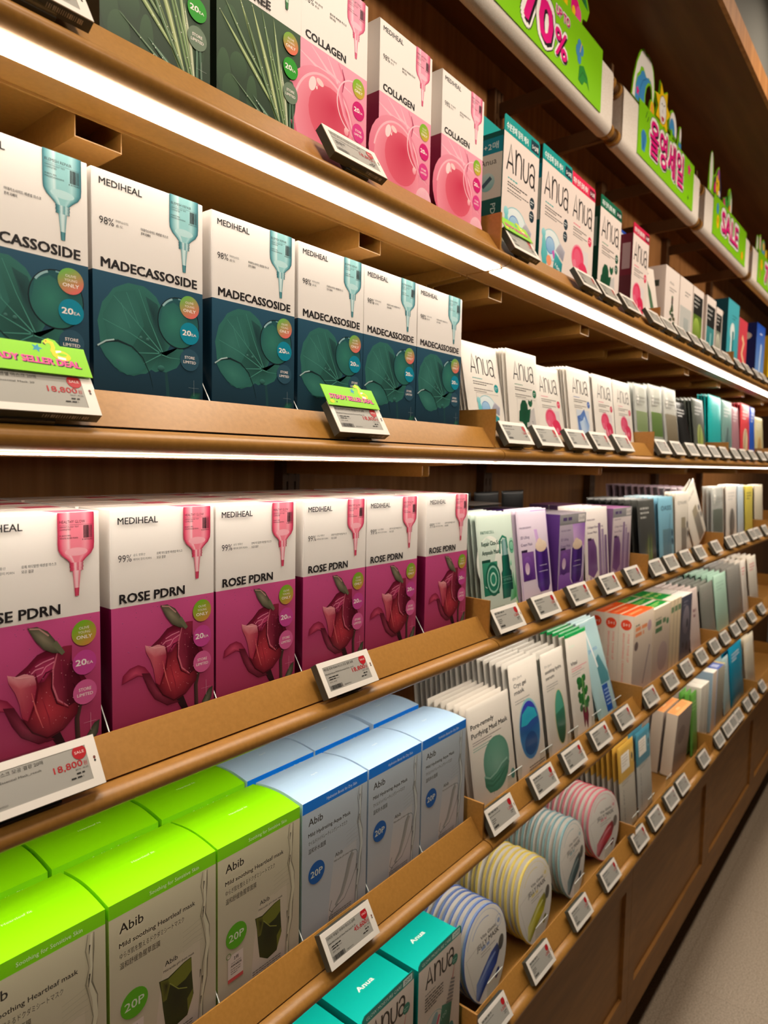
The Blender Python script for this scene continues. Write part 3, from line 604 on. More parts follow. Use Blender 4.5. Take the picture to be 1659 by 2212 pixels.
MED = dict(rose=('ROSE PDRN', .0795, '99%', '순도 병풍산', '베이비 장미 PDRN', '로제 피디알엔 에센셜 마스크', '모공 결광', 'HEALTHY GLOW', 'WHITE ROSE PDRN', ((240, 130, 150), (222, 80, 112), (170, 30, 66)), (128, 18, 70), art_rose, ((206, 74, 156), (222, 100, 160)), ((214, 150, 70), (120, 190, 40))),
           leaf=('MADECASSOSIDE', .1130, '98%', '마데카소사이드', '순도', '마데카소사이드 에센셜 마스크', '흔적 리페어', 'BLEMISH REPAIR', 'MADECASSOSIDE', ((150, 206, 208), (92, 160, 168), (36, 96, 108)), (24, 62, 84), art_leaf, ((0, 140, 168), (44, 84, 104)), ((240, 110, 110), (112, 190, 80))),
           sprig=('TEA TREE', .0700, '98%', '티트리', '순도', '티트리 에센셜 마스크', '진정 수분', 'CALMING', 'TEA TREE', ((120, 190, 130), (70, 140, 84), (30, 84, 50)), (30, 48, 36), art_sprig, ((44, 160, 40), (112, 134, 112)), ((240, 110, 90), (120, 180, 60))),
           jelly=('COLLAGEN', .0760, '98%', '해양 콜라겐', '순도', '콜라겐 에센셜 마스크', '탄력 보습', 'FIRM LIFTING', 'COLLAGEN', ((246, 160, 184), (232, 112, 146), (190, 60, 104)), (150, 40, 76), art_jelly, ((214, 20, 116), (224, 60, 140)), ((214, 170, 60), (120, 190, 40))))
def med_box(kind):
    nm, nw, pc, k1, k2, k3, k4, bt, bf, bc, sc, art, bd, oc = MED[kind]; H = MH; D = lambda d: H - d; K = (34, 30, 32); wh = (246, 240, 234)
    b = B(card)
    c = 0.0012
    b.prism([(c, 0), (MD, 0), (MD, H - .1015), (c * .3, H - .1015), (0, H - .11), (0, c)], 0, MW, sc)
    b.prism([(0, H - .1015), (MD, H - .1015), (MD, H - c), (MD - c, H), (c, H), (0, H - c)], 0, MW, wh)
    t = topart(b, H); t.rect(.087, .0012, .124, .030, bc[1], bc[0]); t.rect(.002, MD - .012, MW - .002, MD - .0115, (190, 180, 170))
    o = b.build('mask_box')
    b = B(card); a = front(b, MW)
    a.rect(.001, H - .1015, MW - .001, H - .0015, wh); art(a, H)
    a.text('MEDIHEAL', .0075, D(.0150), .0072, K, w=.0470, bold=.014)
    a.text(pc, .0075, D(.0542), .0078, K, w=.0155, bold=-.012); a.text(k1, .0250, D(.0490), .0022, K, w=.0140); a.text(k2, .0250, D(.0536), .0022, K, w=.0215 if kind == 'rose' else .008)
    a.text(k3, .0530, D(.0496), .0024, K, w=.0325, bold=.01); a.text(k4, .0530, D(.0540), .0024, K, w=.0110, bold=.01)
    a.text(nm, .0088, D(.0972), .0100, K, w=nw, bold=.034)
    bottle_print(a, H, *bc, bt, bf); badges(a, H, *bd, oc=oc)
    b.build('front_print', o)
    return Proto(o)

ROSE = med_box('rose'); LEAF = med_box('leaf'); SPRIG = med_box('sprig'); JELLY = med_box('jelly')
Y0 = 0.034
def line(proto, xs, z, h, labels, cat, group, y=Y0, rows=1, pitch=0.0, back_label=None, parts_back=False, rz=None, H0=MH):
    for i, x in enumerate(xs):
        proto.put((x, y, z), labels[i], cat, group, (0, 0, (rz or [0] * 20)[i]), scale=(1, 1, h / H0))
    for r in range(1, rows):
        for i, x in enumerate(xs):
            proto.put((x + 0.0012 * ((i * 7 + r * 3) % 5 - 2), y + pitch * r, z), back_label(i, r), cat, group, parts=parts_back, scale=(1, 1, h / H0))
P6 = ['first', 'second', 'third', 'fourth', 'fifth', 'sixth']
line(ROSE, [-.872, -.7297, -.5965, -.4520, -.3200, -.1650], LIP['C'], .2690,
     ['white and magenta rose picture box cut by the left edge of the photo'] + [f'white and magenta rose picture box, {P6[i]} from the left in the front line' for i in range(1, 6)], 'mask box', 'rose picture boxes',
     rows=4, pitch=.0680, back_label=lambda i, r: f'rose picture box in the {["", "second", "third", "rear"][r]} line back, {P6[i]} from the left')
line(LEAF, [-.8795, -.7450, -.6020, -.4655, -.3345, -.2025], LIP['B'], .2560,
     ['white and teal leaf picture box cut by the left edge of the photo'] + [f'white and teal leaf picture box, {P6[i]} from the left' for i in range(1, 6)], 'mask box', 'teal leaf picture boxes',
     rows=2, pitch=.0680, back_label=lambda i, r: f'teal leaf picture box hidden in the second line, {P6[i]} from the left')
line(SPRIG, [-.7345, -.5955], LIP['A'], .2630, ['dark green leaf sprig picture box, left of the pair on the top shelf', 'dark green leaf sprig picture box touching the first pink jelly box'], 'mask box', 'green sprig picture boxes')
line(JELLY, [-.4655, -.3080, -.1480], LIP['A'], .2630, ['white and pink jelly picture box beside the dark green sprig box', 'white and pink jelly picture box, middle of the three', 'white and pink jelly picture box nearest the tall teal cartons'], 'mask box', 'pink jelly picture boxes')

# ------------------------------------------------------------------ boxes with coloured lids on the fourth shelf
AW, AH, AD = 0.1400, 0.2325, 0.1000
def lid_box(kind):
    green = kind == 'green'
    body = (214, 206, 176) if green else (190, 204, 216); lid = (140, 226, 0) if green else (176, 206, 236); band = (128, 214, 10) if green else (0, 118, 222); K = (38, 34, 30)
    b = B(card); H = AH; zs = H - .0165
    prof = [(0, 0), (AD, 0), (AD, H)] + [(AD - AD * k / 10, H + .006 * math.sin(PI * k / 10)) for k in range(1, 10)] + [(0, H)]
    b.box(0, AW, 0, AD, 0, zs, body, dict(l=mixc(body, lid, .35), r=mixc(body, lid, .35)))
    o = b.build('mask_box')
    b = B(card)
    n = 10; top = [(AD * k / n, H + .0055 * math.sin(PI * k / n)) for k in range(n + 1)]
    for (y0, z0), (y1, z1) in zip(top, top[1:]): b.face([(0, y0, z0), (AW, y0, z0), (AW, y1, z1), (0, y1, z1)], lid, True)
    sc = lid if green else mixc(lid, (255, 255, 255), .2)
    for x in (0, AW): b.face([(x, 0, zs), (x, AD, zs)] + [(x, y, z) for y, z in top[::-1]], sc)
    b.face([(0, 0, zs), (AW, 0, zs), (AW, 0, H), (0, 0, H)], band); b.face([(0, AD, zs), (AW, AD, zs), (AW, AD, H), (0, AD, H)], lid)
    t = Art(b, (0, 0, H), (1, 0, 0), (0, 1, 0), (0, 0, 1), lambda u, v: .0055 * math.sin(PI * min(1, max(0, v / AD)))); t.text('Heartleaf fit' if green else 'Aqua fit', AW / 2, .046, .0036, (225, 245, 190) if green else (240, 246, 250), al='c', w=.030 if green else .013)
    a = front(b, AW); a.text('Soothing for Sensitive Skin' if green else 'Hydration Boost for Dry Skin', AW / 2 + .012, zs + .0050, .0048, (236, 250, 214) if green else (230, 242, 252), al='c', w=.066)
    b.build('lid', o)
    b = B(card); a = front(b, AW); D = lambda d: H - d
    a.rect(0, 0, AW, zs, mixc(body, (206, 190, 190), .4), body)
    a.text('Abib', .0120, D(.0375), .0112, K, w=.0290, bold=.008)
    a.text('Mild soothing Heartleaf mask' if green else 'Mild Hydrating Aqua Mask', .0115, D(.0540), .0058, K, w=.0980 if green else .0900, bold=.012)
    a.text('ゆらぎ肌を整えるドクダミシートマスク' if green else 'マイルドハイドレーティングシートマスク', .0120, D(.0665), .0054, mixc(K, body, .15), w=.0820)
    a.text('温和舒缓鱼腥草面膜' if green else '温和补水面膜', .0120, D(.0785), .0060, mixc(K, body, .1), w=.0500 if green else .036)
    px = [(.052, 0), (.066, .100), (.124, .122), (.132, 0)]
    a.poly([(.050, 0), (.058, .075), (.066, .126), (.116, .133), (.120, 0)], [mixc(body, (226, 210, 208), .8), mixc(body, (228, 212, 206), .6), mixc(body, (232, 216, 208), .3), mixc(body, (232, 216, 208), .3), mixc(body, (214, 196, 196), .8)])
    a.text('Abib', .0680, D(.1080), .0062, K, w=.0170, bold=.008); a.text('Mild acidic pH sheet mask', .0660, D(.1150), .0030, K, w=.042, bold=.006)
    if green:
        a.fan((.084, D(.155)), [(.060, D(.122)), (.072, D(.124)), (.094, D(.1175)), (.104, D(.1165)), (.105, D(.140)), (.107, D(.165)), (.098, D(.187)), (.082, D(.190)), (.068, D(.180)), (.065, D(.158)), (.063, D(.138))], (40, 44, 24), (54, 62, 26))
        a.poly([(.072, D(.126)), (.094, D(.1185)), (.1035, D(.1175)), (.1045, D(.134)), (.096, D(.140)), (.084, D(.142)), (.075, D(.133))], (120, 126, 42)); a.fan((.070, D(.133)), [(.062, D(.123)), (.072, D(.126)), (.075, D(.133)), (.070, D(.150)), (.065, D(.150))], (40, 40, 18), (110, 112, 40))
        a.strip([(.074, D(.132)), (.086, D(.146)), (.098, D(.152))], .0012, (150, 156, 70)); a.poly([(.098, D(.166)), (.106, D(.158)), (.106, D(.168)), (.099, D(.184))], (116, 120, 44))
    else:
        a.strip([(.108, D(.118)), (.102, D(.126)), (.094, D(.150)), (.084, D(.172)), (.070, D(.184))], [.008, .010, .009, .008, .004], (150, 152, 154), (176, 176, 174)); a.ring(.110, D(.124), .0085, .0010, (110, 130, 140), 0, PI, 14)
        a.strip([(.1185, D(.124)), (.116, D(.145)), (.104, D(.165)), (.090, D(.182)), (.066, D(.188)), (.058, D(.196)), (.056, D(.205))], .0010, (90, 100, 108)); a.strip([(.062, D(.172)), (.057, D(.185)), (.062, D(.190)), (.076, D(.184))], .0010, (96, 100, 104)); a.strip([(.056, D(.205)), (.066, D(.212)), (.080, D(.204))], .0009, (96, 100, 104))
        for k in range(6): a.strip([(.058, D(.192 + .003 * k)), (.080, D(.190 + .003 * k))], .0005, (140, 138, 138))
    a.lines(.056, D(.196), .050, 5, .0034, .0012, (110, 104, 96), 12)
    cl = [(.124, .018), (.1225, .035), (.1235, .055), (.121, .072), (.126, .090), (.1275, .112), (.124, .132), (.1225, .155), (.118, .178), (.117, .205)]
    for dx, c in ((-.0035, mixc(body, (80, 76, 60), .45)), (.0032, mixc(body, (70, 66, 52), .55))): a.strip([(x + dx * (1 + .4 * math.sin(i * 2.1)), D(d)) for i, (x, d) in enumerate(cl)], [.0008, .0014, .0006, .0018, .0008, .0012, .0016, .0008, .0014, .0008], c)
    a.strip([(x + .0006, D(d)) for x, d in cl], [.0020, .0030, .0024, .0036, .0050, .0050, .0036, .0034, .0030, .0020], mixc(body, (250, 246, 226), .4))
    for x, d in ((.1222, .062), (.1215, .066), (.1225, .030), (.118, .175), (.120, .150), (.117, .140)): a.strip([(x, D(d)), (x - .001, D(d + .010))], [.0016, .0004], (60, 58, 46))
    for k in range(5): a.strip([(.092, D(.080 + .006 * k)), (.108, D(.077 + .006 * k)), (.120, D(.074 + .007 * k))], .0003, mixc(body, (120, 116, 100), .4))
    a.ell(.0290, D(.1270 if green else .112), .0168, .0168, (98, 186, 30) if green else (0, 98, 186)); a.text('20P', .0290, D(.1320 if green else .117), .0100, (236, 244, 224), al='c', w=.0240, bold=.01)
    if green:
        a.rect(.0155, D(.186), .0400, D(.150), (236, 222, 216)); a.rect(.0155, D(.186), .0400, D(.181), (220, 88, 90)); a.ring(.0165, D(.1495), .0030, .0010, (126, 150, 90))
        a.text('2위', .0285, D(.1580), .0040, K, al='c', w=.007, bold=.02); a.text('OLIVE YOUNG', .0285, D(.1625), .0017, K, al='c', w=.016); a.text('AWARDS', .0285, D(.1665), .0028, K, al='c', w=.017, bold=.03); a.lines(.020, D(.170), .016, 3, .0030, .0010, (130, 120, 116), 3)
    b.build('front_print', o)
    return Proto(o)
LG = lid_box('green'); LB = lid_box('blue')
zD = LIP['D']
for i, x in enumerate([-.8800, -.7360, -.5930]): LG.put((x, .035, zD), ['lime lidded mask box cut by the left edge of the photo, front line', 'lime lidded mask box, second from the left in the front line', 'lime lidded mask box beside the first pale blue one'][i], 'mask box', 'lime lidded boxes')
for i, x in enumerate([-.8890, -.7440, -.5985]): LG.put((x, .1475, zD), ['lime lidded mask box at the left edge of the photo, rear line', 'lime lidded mask box in the middle of the rear line', 'lime lidded mask box touching the pale blue ones in the rear line'][i], 'mask box', 'lime lidded boxes')
for i, x in enumerate([-.4475, -.3035, -.1595]): LB.put((x, .035, zD), ['pale blue lidded mask box beside the lime ones, front line', 'pale blue lidded mask box in the middle of the front line', 'pale blue lidded mask box next to the tan divider, front line'][i], 'mask box', 'pale blue lidded boxes')
for i, x in enumerate([-.4535, -.3095, -.1580]): LB.put((x, .1475, zD), ['pale blue lidded mask box beside the lime ones, rear line', 'pale blue lidded mask box in the middle of the rear line', 'pale blue lidded mask box at the right end of the rear line'][i], 'mask box', 'pale blue lidded boxes')

# ------------------------------------------------------------------ a wordmark drawn in thin strokes, and the pack pictures under it
def wordmark(a, x, y, w, h, col=(30, 28, 28), wt=0.0024):
    k = w / 4.0; Q = lambda L: [(x + p[0] * k, y + p[1] * h) for p in L]
    arc = lambda cx, cy, r, ry, a0, a1, n=10: [(cx + r * math.cos(a0 + (a1 - a0) * i / n), cy + ry * math.sin(a0 + (a1 - a0) * i / n)) for i in range(n + 1)]
    a.strip(Q([(0, 0), (.45, 1.0), (.90, 0)]), wt, col); a.strip(Q([(.16, .30), (.74, .30)]), wt, col)
    a.strip(Q([(1.15, .95), (1.22, 0)]), wt, col); a.strip(Q([(1.22, 0), (1.22, .5)] + arc(1.60, .52, .38, .36, PI, 0) + [(1.98, 0)]), wt, col)
    a.strip(Q([(2.24, .86)] + [(2.24, .35)] + arc(2.60, .36, .36, .34, PI, 2 * PI) + [(2.96, .86)]), wt, col)
    a.strip(Q(arc(3.52, .62, .34, .26, PI * .9, 0) + [(3.86, .08), (4.0, -.06)]), wt, col); a.strip(Q(arc(3.52, .25, .34, .24, 0, 2 * PI, 16)), wt, col)
def pic_ice(a, x, y, w, h):
    a.rect(x, y, x + w, y + h, (214, 222, 232)); X = lambda u: x + u * w; Yv = lambda v: y + v * h
    a.poly([(X(.1), Yv(.10)), (X(.05), Yv(.75)), (X(.30), Yv(.82)), (X(.62), Yv(1.05)), (X(.78), Yv(.75)), (X(.95), Yv(.45)), (X(.80), Yv(.02)), (X(.45), Yv(-.1))], [(92, 130, 196), (60, 100, 176), (90, 130, 200), (70, 112, 186), (110, 150, 210), (140, 176, 224), (190, 210, 236), (150, 186, 228)])
    a.poly([(X(.20), Yv(.55)), (X(.45), Yv(.62)), (X(.60), Yv(.78)), (X(.72), Yv(.60)), (X(.88), Yv(.40)), (X(.70), Yv(.05)), (X(.40), Yv(.02))], [(170, 200, 234), (196, 218, 242), (220, 234, 248), (150, 184, 226), (130, 170, 220), (186, 208, 238), (206, 222, 244)])
    a.strip([(X(.1), Yv(.70)), (X(.4), Yv(.62)), (X(.62), Yv(.95))], .0016, (44, 84, 160))
def pic_pink(a, x, y, w, h, c=(226, 66, 108)):
    a.rect(x + w * .2, y, x + w, y + h, (228, 220, 220)); X = lambda u: x + u * w; Yv = lambda v: y + v * h
    a.ell(X(.38), Yv(.70), w * .36, h * .34, mixc(c, (255, 255, 255), .25), c); a.ell(X(.34), Yv(.78), w * .18, h * .16, mixc(c, (255, 255, 255), .2)); a.ell(X(.70), Yv(.32), w * .33, h * .36, mixc(c, (120, 0, 40), .2), c)
    a.ring(X(.38), Yv(.70), w * .33, w * .04, mixc(c, (255, 255, 255), .45), .8, 3.6, ry=h * .31); a.ell(X(.75), Yv(.30), w * .10, h * .10, mixc(c, (255, 255, 255), .35)); a.ell(X(.20), Yv(.55), w * .10, h * .10, mixc(c, (255, 255, 255), .35))
    a.strip([(X(.42), Yv(.5)), (X(.6), Yv(.05))], [w * .05, w * .16], mixc(c, (255, 230, 230), .6))
def pic_green(a, x, y, w, h):
    X = lambda u: x + u * w; Yv = lambda v: y + v * h; g = (22, 84, 56)
    a.poly([(X(.45), Yv(0)), (X(1.05), Yv(-.05)), (X(.95), Yv(.8)), (X(.6), Yv(.6))], (200, 198, 196))
    a.fan((X(.38), Yv(.6)), [(X(.02), Yv(.30)), (X(.06), Yv(.62)), (X(.12), Yv(.66)), (X(.14), Yv(.82)), (X(.26), Yv(.98)), (X(.44), Yv(.99)), (X(.55), Yv(.86)), (X(.57), Yv(.70)), (X(.74), Yv(.74)), (X(.68), Yv(.50)), (X(.60), Yv(.30)), (X(.48), Yv(.28)), (X(.47), Yv(.02)), (X(.24), Yv(.02)), (X(.24), Yv(.28))], (20, 70, 46), g)
    a.poly([(X(.60), Yv(.90)), (X(.62), Yv(1.02)), (X(.74), Yv(.98)), (X(.84), Yv(1.06)), (X(.86), Yv(.92)), (X(.80), Yv(.82)), (X(.70), Yv(.80))], (30, 96, 64)); a.poly([(X(.24), Yv(.02)), (X(.47), Yv(.02)), (X(.40), Yv(-.18)), (X(.24), Yv(-.20))], (64, 132, 104))
    a.text('7', X(.80), Yv(.22), h * .12, (70, 66, 64), rot=.2)
def pic_capsule(a, x, y, w, h):
    X = lambda u: x + u * w; Yv = lambda v: y + v * h
    a.ell(X(.42), Yv(.62), w * .44, h * .36, (206, 236, 238), (238, 246, 248)); a.ring(X(.42), Yv(.62), w * .42, w * .02, (150, 206, 214), ry=h * .34)
    a.poly([(X(-.04), Yv(.30)), (X(.02), Yv(.75)), (X(.12), Yv(.72)), (X(.26), Yv(.34)), (X(.20), Yv(0)), (X(.06), Yv(.05))], [(60, 176, 180), (120, 206, 208), (150, 216, 218), (96, 190, 196), (50, 160, 164), (70, 180, 184)]); a.ell(X(.04), Yv(.80), w * .09, h * .10, (110, 200, 208), (170, 226, 230))
    a.ell(X(.36), Yv(.60), w * .20, h * .19, (120, 176, 224), (176, 212, 240)); a.ring(X(.36), Yv(.60), w * .19, w * .018, (80, 130, 200), ry=h * .18); a.ell(X(.33), Yv(.24), w * .12, h * .12, (244, 160, 120)); a.strip([(X(.50), Yv(.52)), (X(.58), Yv(.36))], w * .10, (206, 96, 190))
    a.poly([(X(.52), Yv(.02)), (X(.60), Yv(.52)), (X(.98), Yv(.34)), (X(.92), Yv(-.06))], [(40, 140, 146), (80, 186, 190), (44, 150, 156), (24, 120, 128)]); a.poly([(X(.62), Yv(.56)), (X(.82), Yv(.82)), (X(1.08), Yv(.66)), (X(1.0), Yv(.40))], [(170, 170, 184), (222, 222, 230), (190, 190, 204), (150, 150, 166)])
    for k in range(6): a.strip([(X(.68 + .03 * k), Yv(.64 + .026 * k)), (X(.98 + .012 * k), Yv(.46 + .034 * k))], .0008, (120, 120, 136))
    a.text('100', X(.62), Yv(.20), h * .09, (226, 244, 244), w=w * .24, bold=.02, rot=-.4); a.ell(X(.94), Yv(-.06), w * .07, h * .08, (60, 166, 172), (130, 206, 208))

# ------------------------------------------------------------------ teal boxes with a raised label, front of the lowest shelf
def flap_box():
    w, h, d = 0.1400, 0.2350, 0.1200; T = (0, 172, 160); b = B(card)
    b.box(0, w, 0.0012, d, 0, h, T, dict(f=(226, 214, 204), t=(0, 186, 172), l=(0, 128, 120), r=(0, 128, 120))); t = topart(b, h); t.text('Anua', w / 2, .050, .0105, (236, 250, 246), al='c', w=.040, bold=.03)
    o = b.build('mask_box')
    b = B(card); e = 0.006; fz = h + .0145
    cut(b, [(0, .02), (w, .02), (w, fz - e), (w - e, fz), (e, fz), (0, fz - e)], 0, 0.0011, (0, 150, 140))
    a = front(b, w, 0); a.rect(0.0004, .02, w - .0004, fz - .0175, (228, 216, 206)); a.poly([(0.0004, fz - .0175), (w - .0004, fz - .0175), (w - .0004, fz - e), (w - e, fz - .0004), (e, fz - .0004), (0.0004, fz - e)], (0, 132, 122))
    a.text('GLOW MOISTURE CARE', .010, fz - .0125, .0064, (214, 240, 234), w=.094); a.rect(.108, fz - .0150, .134, fz - .0035, (214, 236, 230)); a.text('20매', .112, fz - .0125, .0062, (20, 110, 104), w=.019, bold=.01)
    D = lambda q: fz - q; wordmark(a, .024, D(.064), .092, .038, (34, 30, 28), .0042)
    a.ell(.119, D(.060), .0100, .0100, (24, 130, 110)); a.lines(.113, D(.060), .012, 2, .004, .0014, (180, 220, 210))
    a.lines(.022, D(.076), .050, 1, .003, .0018, (110, 106, 100), 4); a.lines(.022, D(.084), .058, 5, .0058, .0024, (52, 48, 46), 5)
    a.ell(.052, D(.158), .034, .036, (214, 226, 222), (232, 226, 218)); a.ring(.052, D(.158), .033, .0012, (130, 180, 176)); a.ell(.018, D(.172), .011, .020, (90, 150, 150), (130, 180, 180), rot=.3); a.ell(.050, D(.150), .010, .024, (110, 150, 170), (150, 190, 200), rot=-.5); a.strip([(.060, D(.160)), (.070, D(.140))], .006, (216, 70, 110))
    a.poly([(.066, D(.182)), (.078, D(.128)), (.112, D(.140)), (.104, D(.190))], [(30, 110, 92), (50, 140, 118), (34, 116, 98), (22, 92, 80)]); a.text('100', .076, D(.158), .009, (150, 190, 180), w=.020, rot=.25)
    for k in range(7): a.strip([(.092 + .0026 * k, D(.132 - .0066 * k)), (.114 + .001 * k, D(.138 - .0066 * k))], .0040, (150, 146, 146), (110, 106, 108))
    a.strip([(.112, D(.094)), (.118, D(.068))], [.004, .0012], (214, 150, 140)); a.ell(.040, D(.200), .012, .010, (240, 190, 150)); a.ell(.110, D(.196), .010, .016, (70, 140, 140))
    b.build('front_label', o)
    return Proto(o)
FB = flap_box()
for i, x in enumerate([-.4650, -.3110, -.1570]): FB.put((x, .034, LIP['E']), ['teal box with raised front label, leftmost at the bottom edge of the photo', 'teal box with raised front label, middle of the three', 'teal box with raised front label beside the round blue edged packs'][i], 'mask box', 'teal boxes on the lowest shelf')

# ------------------------------------------------------------------ clear divider plates between the near boxes
def clear_plate():
    b = B(clear, plas); t = .0006
    prof = [(.029, .001), (.029, .034), (.072, .098), (.26, .098), (.26, .001)]
    b.prism(prof, -t, t); b.k = 1
    b.prism([(.0286, .034), (.0280, .0344), (.0716, .0988), (.0720, .098)], -t, t, (232, 236, 232))
    return Proto(b.build('clear_divider'))
CP = clear_plate()
for row, xs in (('B', [-.7472, -.6076, -.4681, -.2035]), ('C', [-.7357, -.5990, -.4570, -.1715]), ('D', [-.5948, -.4503, -.3055, -.1615])):
    for i, x in enumerate(xs):
        CP.put((x, 0, LIP[row]), f'thin clear plate between {dict(B="teal leaf", C="rose picture", D="lidded")[row]} boxes, {P6[i]} from the left', 'divider plate', f'clear divider plates on the {ROW[row]} shelf')

# ------------------------------------------------------------------ flat sachets: one pouch maker, many prints
def sachet(name, w, h, t, base, art, m=None, seal=0.011, top=None, edge=None, m2=None):
    """pillow pouch, thickest inside, thin at the sealed edges; art(a, w, h) prints the front"""
    def bul(u, v):
        e = min(u, w - u, (v), (h - v)); return (t / 2) * min(1.0, max(0.0, e) / seal) ** .6
    us = sorted({0, .003, seal * .5, seal, w * .35, w * .5, w * .65, w - seal, w - seal * .5, w - .003, w}); vs_ = sorted({0, .003, seal * .5, seal, h * .35, h * .6, h - seal * 1.0, h - seal * .5, h - .003, h})
    b = B(m or film); n = len(us)
    for sgn in (-1, 1):
        V = [(u, sgn * (bul(u, v) + .0002), v) for v in vs_ for u in us]
        F = [(j * n + i, j * n + i + 1, (j + 1) * n + i + 1, (j + 1) * n + i) for j in range(len(vs_) - 1) for i in range(n - 1)]
        k0 = len(b.v)
        if top and sgn == -1 or top:
            for f in F:
                zc = sum(V[i][2] for i in f) / 4
                b.mesh([V[i] for i in f], [(0, 1, 2, 3)], top[1] if zc > top[0] else (base if sgn < 0 or not edge else edge), True)
        else: b.mesh(V, F, base if sgn < 0 or not edge else edge, True)
    o = b.build(name)
    if art:
        b = B(m2 or film); a = Art(b, (0, -.0003, 0), (1, 0, 0), (0, 0, 1), (0, -1, 0), bul)
        l0 = a.l; a.l = -t * .3; a.rect(seal, seal, w - seal, h - seal, base); a.l = l0
        art(a, w, h); b.build('front_print', o)
    return Proto(o)
LEAN = -0.16
def stack(proto, x, y, z, n, dy, lean, front_label, back_label, cat, group, rz=0.0, ry=0.0, grow=0.0, jit=.002):
    """front one with its print, the rest behind it as plain copies"""
    proto.put((x, y, z), front_label, cat, group, (lean, ry, rz))
    for k in range(1, n):
        r = random.Random(int(x * 1000) + k)
        proto.put((x + r.uniform(-jit, jit), y + dy * k, z + grow * k + r.uniform(0, jit * .5)), back_label(k), cat, group, (lean * (1 - .02 * k), ry, rz + r.uniform(-.012, .012)), parts=False)
def behind(what): return lambda k: f'{what}, {NUM[k]} in its stack'

# second shelf: white sachets with a wordmark and a coloured picture window
def mark_art(kind):
    c = dict(capsule=(0, 152, 152), green=(22, 118, 80), pink=(232, 60, 100), ice=(60, 110, 196), red=(226, 44, 90), berry=(220, 50, 96))[kind]
    def f(a, w, h):
        D = lambda q: h - q; K = (40, 38, 38)
        wordmark(a, w * .18, D(.062), w * .66, .038, K, .0026)
        a.lines(w * .20, D(.072), w * .40, 1, .003, .0014, mixc(c, (255, 255, 255), .3), 3); a.lines(w * .20, D(.079), w * .55, 2, .0045, .0016, (110, 104, 100), 4); a.lines(w * .20, D(.093), w * .52, 2, .0045, .0014, (130, 124, 120), 5)
        a.ell(w * .83, D(.086), .0085, .0085, c); a.lines(w * .79, D(.085), .010, 2, .0036, .0012, (240, 240, 240), 6)
        g = (w * .26, D(.168), w * .56, .066)
        {'capsule': pic_capsule, 'green': pic_green, 'ice': pic_ice}.get(kind, lambda *q: pic_pink(*q, c=c))(a, *g)
        if kind in ('capsule', 'green'): a.strip([(w * .24, D(.100)), (w * .86, D(.100))], .0004, (120, 116, 112)); a.strip([(w * .24, D(.100)), (w * .24, D(.170))], .0004, (120, 116, 112))
    return f
WH = (242, 236, 226)
for i, (kind, x, yy, lean, n, desc) in enumerate([('capsule', .004, .050, -.19, 8, 'white sachet with a blue capsule picture'), ('green', .148, .048, -.11, 7, 'white sachet with a dark green leaf picture'), ('pink', .300, .056, -.17, 5, 'white sachet with a salmon pink picture, partly behind its neighbour'),
                                                  ('ice', .450, .048, -.13, 8, 'white sachet with a blue ice picture'), ('red', .605, .048, -.13, 5, 'white sachet with a raspberry picture'), ('berry', .752, .050, -.13, 6, 'white sachet with a raspberry picture, nearest the far divider')]):
    p = sachet('mask_sachet', .137, .208 if kind != 'pink' else .198, .0045, WH, mark_art(kind))
    base = desc.split(',')[0].replace('white sachet with', 'white sachet behind the one with')
    stack(p, x, yy, LIP['B'] + .0012, n, .0085, lean, desc, behind('white sachet behind the raspberry one by the divider' if kind == 'berry' else base), 'sachet', f'sachets behind the {["blue capsule", "dark green leaf", "salmon pink", "blue ice", "raspberry", "far raspberry"][i]} front one')
# clear bags and coloured pouches further along the second shelf
def art_bag(c1, c2, txt=True):
    def f(a, w, h):
        a.rect(w * .10, h * .04, w * .90, h * .62, c1, c2)
        if txt: a.lines(w * .16, h * .80, w * .6, 3, h * .05, h * .018, (120, 118, 112), 5)
        a.poly([(w * .06, h * .97), (w * .30, h * .99), (w * .36, h * .80), (w * .22, h * .70)], (250, 248, 240))
    return f
def art_two(c0, c1, pc=None, txt=(230, 230, 230)):
    def f(a, w, h):
        a.rect(.002, .003, w - .002, h - .003, c0, c1)
        a.lines(w * .16, h * .84, w * .60, 3, h * .055, h * .022, txt, 7)
        if pc: a.ell(w * .5, h * .34, w * .26, h * .24, pc, mixc(pc, (255, 255, 255), .35)); a.strip([(w * .3, h * .1), (w * .55, h * .55)], w * .08, mixc(pc, (20, 30, 20), .4))
    return f
zB = LIP['B'] + .0012
